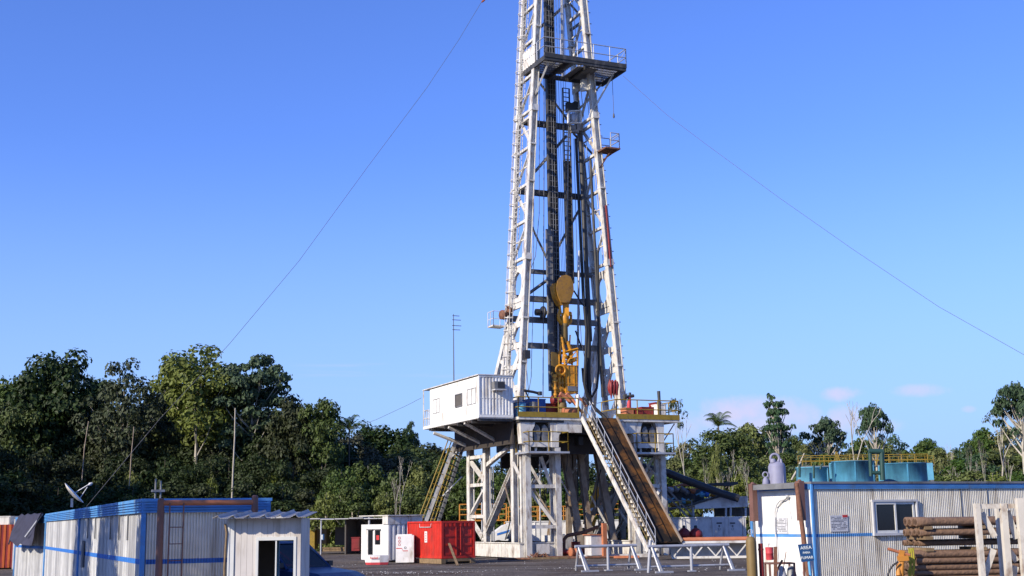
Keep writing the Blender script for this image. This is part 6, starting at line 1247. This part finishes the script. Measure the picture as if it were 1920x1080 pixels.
def make_bare(seed, label, H=12., leaf=None):
    rnd = random.Random(seed); t = thing('bare_tree', label, 'tree'); tr = MB(); tips = []
    def br(p, d, L_, r, k):
        q = p + d * L_; m_ = p.lerp(q, .5) + V((rnd.uniform(-.06, .06), rnd.uniform(-.06, .06), 0)) * L_; tr.path([p, m_, q], [r, r * .85, r * .65], 6)
        if k == 0: tips.append(q); return
        for i in range(2 + (rnd.random() < .4)):
            nd = (d + V((rnd.uniform(-.6, .6), rnd.uniform(-.6, .6), rnd.uniform(-.05, .35)))).normalized(); br(q, nd, L_ * rnd.uniform(.5, .72), r * .62, k - 1)
    br(V((0, 0, -.1)), V((0, 0, 1)), H * .42, .15, 4); tr.build('trunk', 'bark', t)
    if leaf:
        lf = MB()
        for p in tips:
            if rnd.random() < .6: leaves(lf, p, .7, 26, .36, rnd)
        lf.build('crown', leaf, t)
    return dict(o=t, H=H, W=H * .5, used=False, name='bare_tree', label=label)
def make_palm(label, H=14.):
    rnd = random.Random(6); t = thing('palm_tree', label, 'palm'); tr = MB(); tr.path([V((0, 0, 0)), V((.1, 0, H * .5)), V((0, 0, H))], [.22, .17, .14], 8); tr.build('trunk', 'bark_dark', t); lf = MB()
    for k in range(13):
        a = k * 2.4; el = rnd.uniform(.55, 1.4); L_ = rnd.uniform(2.6, 3.6); d = V((cos(a) * cos(el), sin(a) * cos(el), sin(el))); prev = V((0, 0, H)); side = V((-sin(a), cos(a), 0))
        for j in range(12):
            dd = (d + V((0, 0, -.10 * j))).normalized(); nx_ = prev + dd * L_ / 12; wd = .95 * sin(pi * (j + 1.2) / 14)
            up_ = side.cross(dd).normalized()
            for sg in (-1, 1):
                for e in (0, .5):
                    b0 = prev.lerp(nx_, e); b1 = prev.lerp(nx_, e + .42); tip = b1 + side * sg * wd + dd * .3 - V((0, 0, wd * .45)); i = len(lf.v); lf.v += [b0, b1, tip]; lf.f.append((i, i + 1, i + 2)); lf.sm.append(False)
            prev = nx_
    lf.build('crown', 'leaf_mid', t); return dict(o=t, H=H + 2.6, W=7, used=False, name='palm_tree', label=label)
LDARK = 'broadleaf tree massed in the shaded forest left of the rig'
LGREEN = 'mid green leafy tree in the forest left of the rig'
LRIGHT = 'loose crowned greenish tree in the sunlit forest right of the rig'
protos = dict(
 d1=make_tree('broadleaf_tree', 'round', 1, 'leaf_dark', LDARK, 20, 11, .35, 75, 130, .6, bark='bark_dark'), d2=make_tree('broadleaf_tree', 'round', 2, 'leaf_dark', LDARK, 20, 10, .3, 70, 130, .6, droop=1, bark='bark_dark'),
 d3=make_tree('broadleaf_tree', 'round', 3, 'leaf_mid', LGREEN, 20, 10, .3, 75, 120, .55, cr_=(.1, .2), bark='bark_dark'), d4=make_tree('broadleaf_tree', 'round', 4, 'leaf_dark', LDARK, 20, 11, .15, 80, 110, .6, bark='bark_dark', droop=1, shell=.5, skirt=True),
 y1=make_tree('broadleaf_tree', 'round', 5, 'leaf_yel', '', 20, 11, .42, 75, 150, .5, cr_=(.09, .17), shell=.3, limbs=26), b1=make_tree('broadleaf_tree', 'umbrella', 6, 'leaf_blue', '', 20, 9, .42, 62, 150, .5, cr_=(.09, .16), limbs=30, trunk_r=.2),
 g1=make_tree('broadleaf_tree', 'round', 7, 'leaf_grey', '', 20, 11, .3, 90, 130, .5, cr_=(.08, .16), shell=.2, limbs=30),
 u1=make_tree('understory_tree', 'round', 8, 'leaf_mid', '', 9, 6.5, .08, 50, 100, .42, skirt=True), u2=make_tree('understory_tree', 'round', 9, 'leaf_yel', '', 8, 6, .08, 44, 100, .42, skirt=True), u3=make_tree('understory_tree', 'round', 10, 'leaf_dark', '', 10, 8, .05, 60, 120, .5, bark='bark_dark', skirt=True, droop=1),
 r1=make_tree('broadleaf_tree', 'round', 11, 'leaf_olive', LRIGHT, 16, 8, .3, 46, 95, .55, cr_=(.09, .19), shell=.1, limbs=20), r2=make_tree('broadleaf_tree', 'round', 12, 'leaf_blue', LRIGHT, 16, 8, .3, 44, 95, .55, cr_=(.09, .19), shell=.2, limbs=20), r3=make_tree('broadleaf_tree', 'umbrella', 13, 'leaf_mid', LRIGHT, 16, 9, .4, 46, 95, .55, cr_=(.09, .17), limbs=22),
 s1=make_tree('layered_tree', 'layers', 14, 'leaf_blue', '', 20, 9, .55, 110, 80, .6, cr_=(.08, .13), shell=0, layers=8, limbs=80, trunk_r=.5), s2=make_tree('branching_tree', 'umbrella', 15, 'leaf_blue', '', 18, 12, .62, 50, 110, .6, cr_=(.08, .14), shell=.3, limbs=22, trunk_r=.42),
 bb=make_bare(16, ''), bl=make_bare(17, '', 12, 'leaf_grey'), pm=make_palm(''),
)
def plant(k, px, top, Y, wpx=None, label=None, group=None, rot=None, zb=0., name=None):
    pr = protos[k]; p = P(px, top, Y); H_ = p.z - zb
    o = pr['o'] if not pr['used'] else copy_tree(pr['o']); pr['used'] = True
    sz_ = H_ / pr['H']; sx = (wpx / FPX * Y / pr['W']) if wpx else sz_
    o.location = (p.x, Y, zb); o.scale = (sx, sx, sz_); o.rotation_euler = (0, 0, rot if rot is not None else random.uniform(0, 6.28))
    o['label'] = label if label else pr['label']
    if group: o['group'] = group
    elif 'group' in o.keys(): del o['group']
    return o
# named trees of the left forest
plant('d1', 118, 650, 128, 165, 'tall dark domed tree standing left of the grey crowned one on the skyline', rot=0)
plant('g1', 235, 667, 126, 150, 'tall grey green tree with twiggy crown between dark dome and yellow crown', rot=1)
plant('y1', 378, 640, 124, 205, 'tall bright yellow green tree at the highest point of the left forest', rot=2)
plant('b1', 474, 645, 123, 150, 'blue green umbrella crowned tree right of the yellow green one', rot=3)
plant('d2', 545, 730, 122, 95, 'rounded tree just right of the umbrella crowned tree', rot=1)
plant('d3', 605, 735, 121, 95, 'leafy tree with the flat top midway down the slope of the forest', rot=4)
plant('b1', 768, 778, 150, 34, 'small lone tufted tree showing left of the white cabin', rot=2)
plant('pm', 655, 768, 126, 60, 'palm crown poking out of the left forest skyline', rot=.4)
GD = 'dark trees massed in the left forest'; GM = 'green trees massed in the left forest'
def mass(lst, ks, Y, wr, g_, lb, jit=3):
    for i, (x, y) in enumerate(lst): plant(ks[i % len(ks)], x, y, Y + random.uniform(-jit, jit), random.uniform(*wr), lb, g_)
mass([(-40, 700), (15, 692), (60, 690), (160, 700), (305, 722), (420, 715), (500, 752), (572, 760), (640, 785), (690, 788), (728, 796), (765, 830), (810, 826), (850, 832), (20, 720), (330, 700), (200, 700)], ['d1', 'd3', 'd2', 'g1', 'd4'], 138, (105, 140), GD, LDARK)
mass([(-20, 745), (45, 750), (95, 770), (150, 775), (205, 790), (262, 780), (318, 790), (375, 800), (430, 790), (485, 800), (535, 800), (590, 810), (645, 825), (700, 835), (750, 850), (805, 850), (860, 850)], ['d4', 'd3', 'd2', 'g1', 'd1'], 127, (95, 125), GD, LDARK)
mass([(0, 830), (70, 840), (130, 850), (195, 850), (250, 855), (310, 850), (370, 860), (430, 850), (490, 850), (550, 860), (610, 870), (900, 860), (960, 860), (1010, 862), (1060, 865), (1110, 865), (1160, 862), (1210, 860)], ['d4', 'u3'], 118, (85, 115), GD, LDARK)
mass([(80, 700), (520, 775), (560, 790), (440, 820)], ['d3'], 131, (60, 90), GM, LGREEN)
# lighter understory in front
for i, (k, x, y, Y, w_) in enumerate((('u1', 640, 872, 108, 90), ('u2', 612, 915, 104, 60), ('u1', 690, 862, 110, 100), ('u1', 745, 880, 108, 80), ('u2', 790, 860, 107, 70), ('u1', 835, 856, 108, 80), ('u1', 660, 905, 103, 80), ('u2', 725, 915, 103, 60), ('u1', 780, 905, 102, 80), ('u1', 880, 880, 106, 80), ('u1', 945, 880, 106, 90), ('u2', 1000, 885, 106, 80), ('u1', 1060, 880, 106, 90), ('u2', 1120, 890, 106, 80), ('u1', 1180, 880, 106, 90), ('u1', 1240, 875, 106, 90), ('u2', 1280, 890, 104, 80))):
    plant(k, x, y, Y, w_, 'leafy sunlit bush tree at the foot of the forest behind the rig', 'leafy bush trees at the foot of the forest')
for i, (x, y, w_) in enumerate(((40, 900, 120), (110, 905, 110), (180, 900, 110), (250, 905, 120), (320, 900, 110), (395, 905, 120), (465, 900, 110), (530, 905, 120), (585, 915, 100), (0, 880, 120))):
    plant('u3', x, y, 112, w_, 'dark shaded bush tree behind the left containers', 'dark bush trees behind the left containers')
for i, (x, y, w_) in enumerate(((250, 870, 50), (520, 868, 40), (60, 850, 40), (400, 880, 30))):
    plant('u2', x, y, 116, w_, 'small bright green shrub catching light within the left forest', 'bright shrubs in the left forest')
# pale trunks
def pole_tree(pts, Y, r, lb, mt='bark'):
    s = MB(); n = len(pts); s.path([P(x, y, Y) for x, y in pts], [r * (1 - .4 * i / (n - 1)) for i in range(n)], 7); solo(s, 'pale_trunk', mt, lb, 'tree trunk')
pole_tree([(434, 960), (437, 880), (440, 820), (441, 765)], 110, .08, 'long thin pale trunk rising behind the pipe portal')
pole_tree([(150, 950), (158, 842), (162, 815), (166, 790)], 114, .05, 'short pale trunk in the left forest above the satellite dish', 'legtan')
pole_tree([(240, 950), (246, 855), (249, 825), (251, 800)], 114, .05, 'pale trunk in the left forest below the grey crowned tree', 'legtan')
plant('bb', 750, 848, 101, 36, 'bare white forked tree in front of the green bushes', rot=.5)
plant('bb', 742, 890, 99, 30, 'lower bare white tree beside the tallest bare one', rot=2)
# right forest
GR = 'loose trees of the right forest'
plant('pm', 1345, 762, 150, 80, 'palm rising above the leafy dome right of the rig', rot=1.2)
plant('d3', 1352, 795, 140, 120, 'dense green domed tree under the palm right of the rig', rot=2)
plant('s1', 1455, 737, 170, 60, 'tall layered tree standing alone against the pink clouds', rot=.3)
plant('bl', 1280, 755, 118, 60, 'white forked tree with thin foliage at the right end of the rig floor', rot=1.)
plant('s2', 1545, 782, 175, 85, 'dark spreading tree left of the bare white tree', rot=1.4)
plant('bb', 1592, 740, 160, 90, 'tall bare white tree between two dark crowned trees', rot=.2)
plant('s2', 1636, 757, 165, 66, 'dark crowned tree with pale trunk above the tallest teal tank', rot=3.)
plant('s2', 1905, 718, 150, 110, 'spreading tree cut by the right edge of the picture', rot=4.2)
plant('bl', 1868, 775, 155, 90, 'many stemmed pale tree near the right edge', rot=2.2)
plant('bb', 1778, 825, 175, 30, 'single bare snag standing alone on the right skyline', rot=1.2)
plant('r2', 1672, 812, 185, 60, 'pointed tree just right of the dark crowned tree over the tanks', rot=.8); plant('r3', 1742, 818, 185, 60, 'small flat topped tree halfway to the bare snag', rot=.8)
lst = [(1275, 838), (1310, 832), (1385, 812), (1420, 828), (1450, 822), (1490, 826), (1525, 832), (1570, 830), (1612, 832), (1650, 832), (1690, 836), (1725, 838), (1765, 850), (1800, 846), (1840, 812), (1880, 806), (1920, 815), (1820, 835), (1410, 800), (1240, 845)]
lst = [(x, y - 14) for x, y in lst]
mass(lst, ['r1', 'r2', 'r3'], 185, (60, 85), GR, LRIGHT, 8)
lst = [(1262, 862), (1305, 855), (1345, 850), (1392, 850), (1432, 856), (1470, 850), (1510, 852), (1550, 856), (1590, 852), (1630, 856), (1670, 852), (1710, 856), (1752, 860), (1790, 862), (1830, 855), (1870, 850), (1912, 852)]
lst = [(x, y - 8) for x, y in lst]
mass(lst, ['r1', 'd3', 'r2', 'r3'], 160, (60, 90), GR, LRIGHT, 8)
lst = [(1290, 880), (1340, 872), (1395, 876), (1440, 880), (1490, 876), (1540, 880), (1600, 878), (1660, 878), (1720, 880), (1770, 882), (1815, 878), (1860, 878), (1905, 880)]
mass(lst, ['u1', 'r1', 'u2'], 135, (65, 95), GR, LRIGHT, 6)
for k, (x, y) in enumerate(((1366, 870), (1400, 868), (1350, 880))): plant('bb', x, y, 128, 26, 'slender bare pale tree among the bushes above the labelled tank', 'slender bare trees above the labelled tank')
for k, (x, y) in enumerate(((1325, 862), (1388, 852), (1500, 858), (1688, 850), (1700, 862), (1790, 868), (1812, 842), (1828, 860), (1888, 852), (1843, 830), (1375, 836), (1520, 870), (1578, 862))):
    plant('bb' if k % 3 else 'bl', x, y, 126 + (k * 7) % 9, 20 + (k * 5) % 14, 'slender pale bare tree scattered through the forest right of the rig', 'slender pale trees of the right forest')
pole_tree([(1484, 900), (1495, 880), (1508, 850)], 80, .07, 'slanting bare trunk left of the blue tanks')
plant('u2', 1341, 815, 132, 26, 'bright lime shrub glowing in the domed tree right of the rig')
# unseen trees placed for their shadows; the first is added for the end wall
for (x, y, h, w_, lb) in ((-13.5, 19.1, 8.6, 2.6, 'unseen leafy tree added to shade the end of the nearest long container'), (-18.6, 22.2, 11, 4., 'second leafy tree farther left of the nearest long container'), (-21.5, 27, 11., 4.5, 'third leafy tree left of the containers')):
    o = copy_tree(protos['d3']['o']); o.location = (x, y, 0); o.scale = (w_ / 10, w_ / 10, h / 20); o['label'] = lb
    if 'group' in o.keys(): del o['group']
# the forest goes on past the left edge of the picture
for k, (x, y, h) in enumerate(((-52, 62, 19), (-50, 73, 21), (-53, 84, 20), (-56, 95, 22), (-60, 106, 20), (-63, 70, 20), (-66, 90, 22))):
    o = copy_tree(protos['d4' if k % 2 else 'd1']['o']); o.location = (x, y, 0); o.scale = (1.05, 1.05, h / 20); o.rotation_euler = (0, 0, k * 1.3); o['label'] = LDARK; o['group'] = GD
# undergrowth carpet
s = MB(); rnd = random.Random(21)
for i in range(420):
    x = rnd.uniform(-60, 95); Y = rnd.uniform(108, 180); leaves(s, V((x, Y, rnd.uniform(.3, 1.6))), rnd.uniform(1., 2.), 26, .7, rnd)
s.build('undergrowth', 'leaf_dark', kind='stuff', label='dark undergrowth covering the forest floor', category='undergrowth')
for k_, pr in protos.items():
    if not pr['used']:
        for ch in [c for c in D.objects if c.parent == pr['o']]: D.objects.remove(ch)
        D.objects.remove(pr['o'])
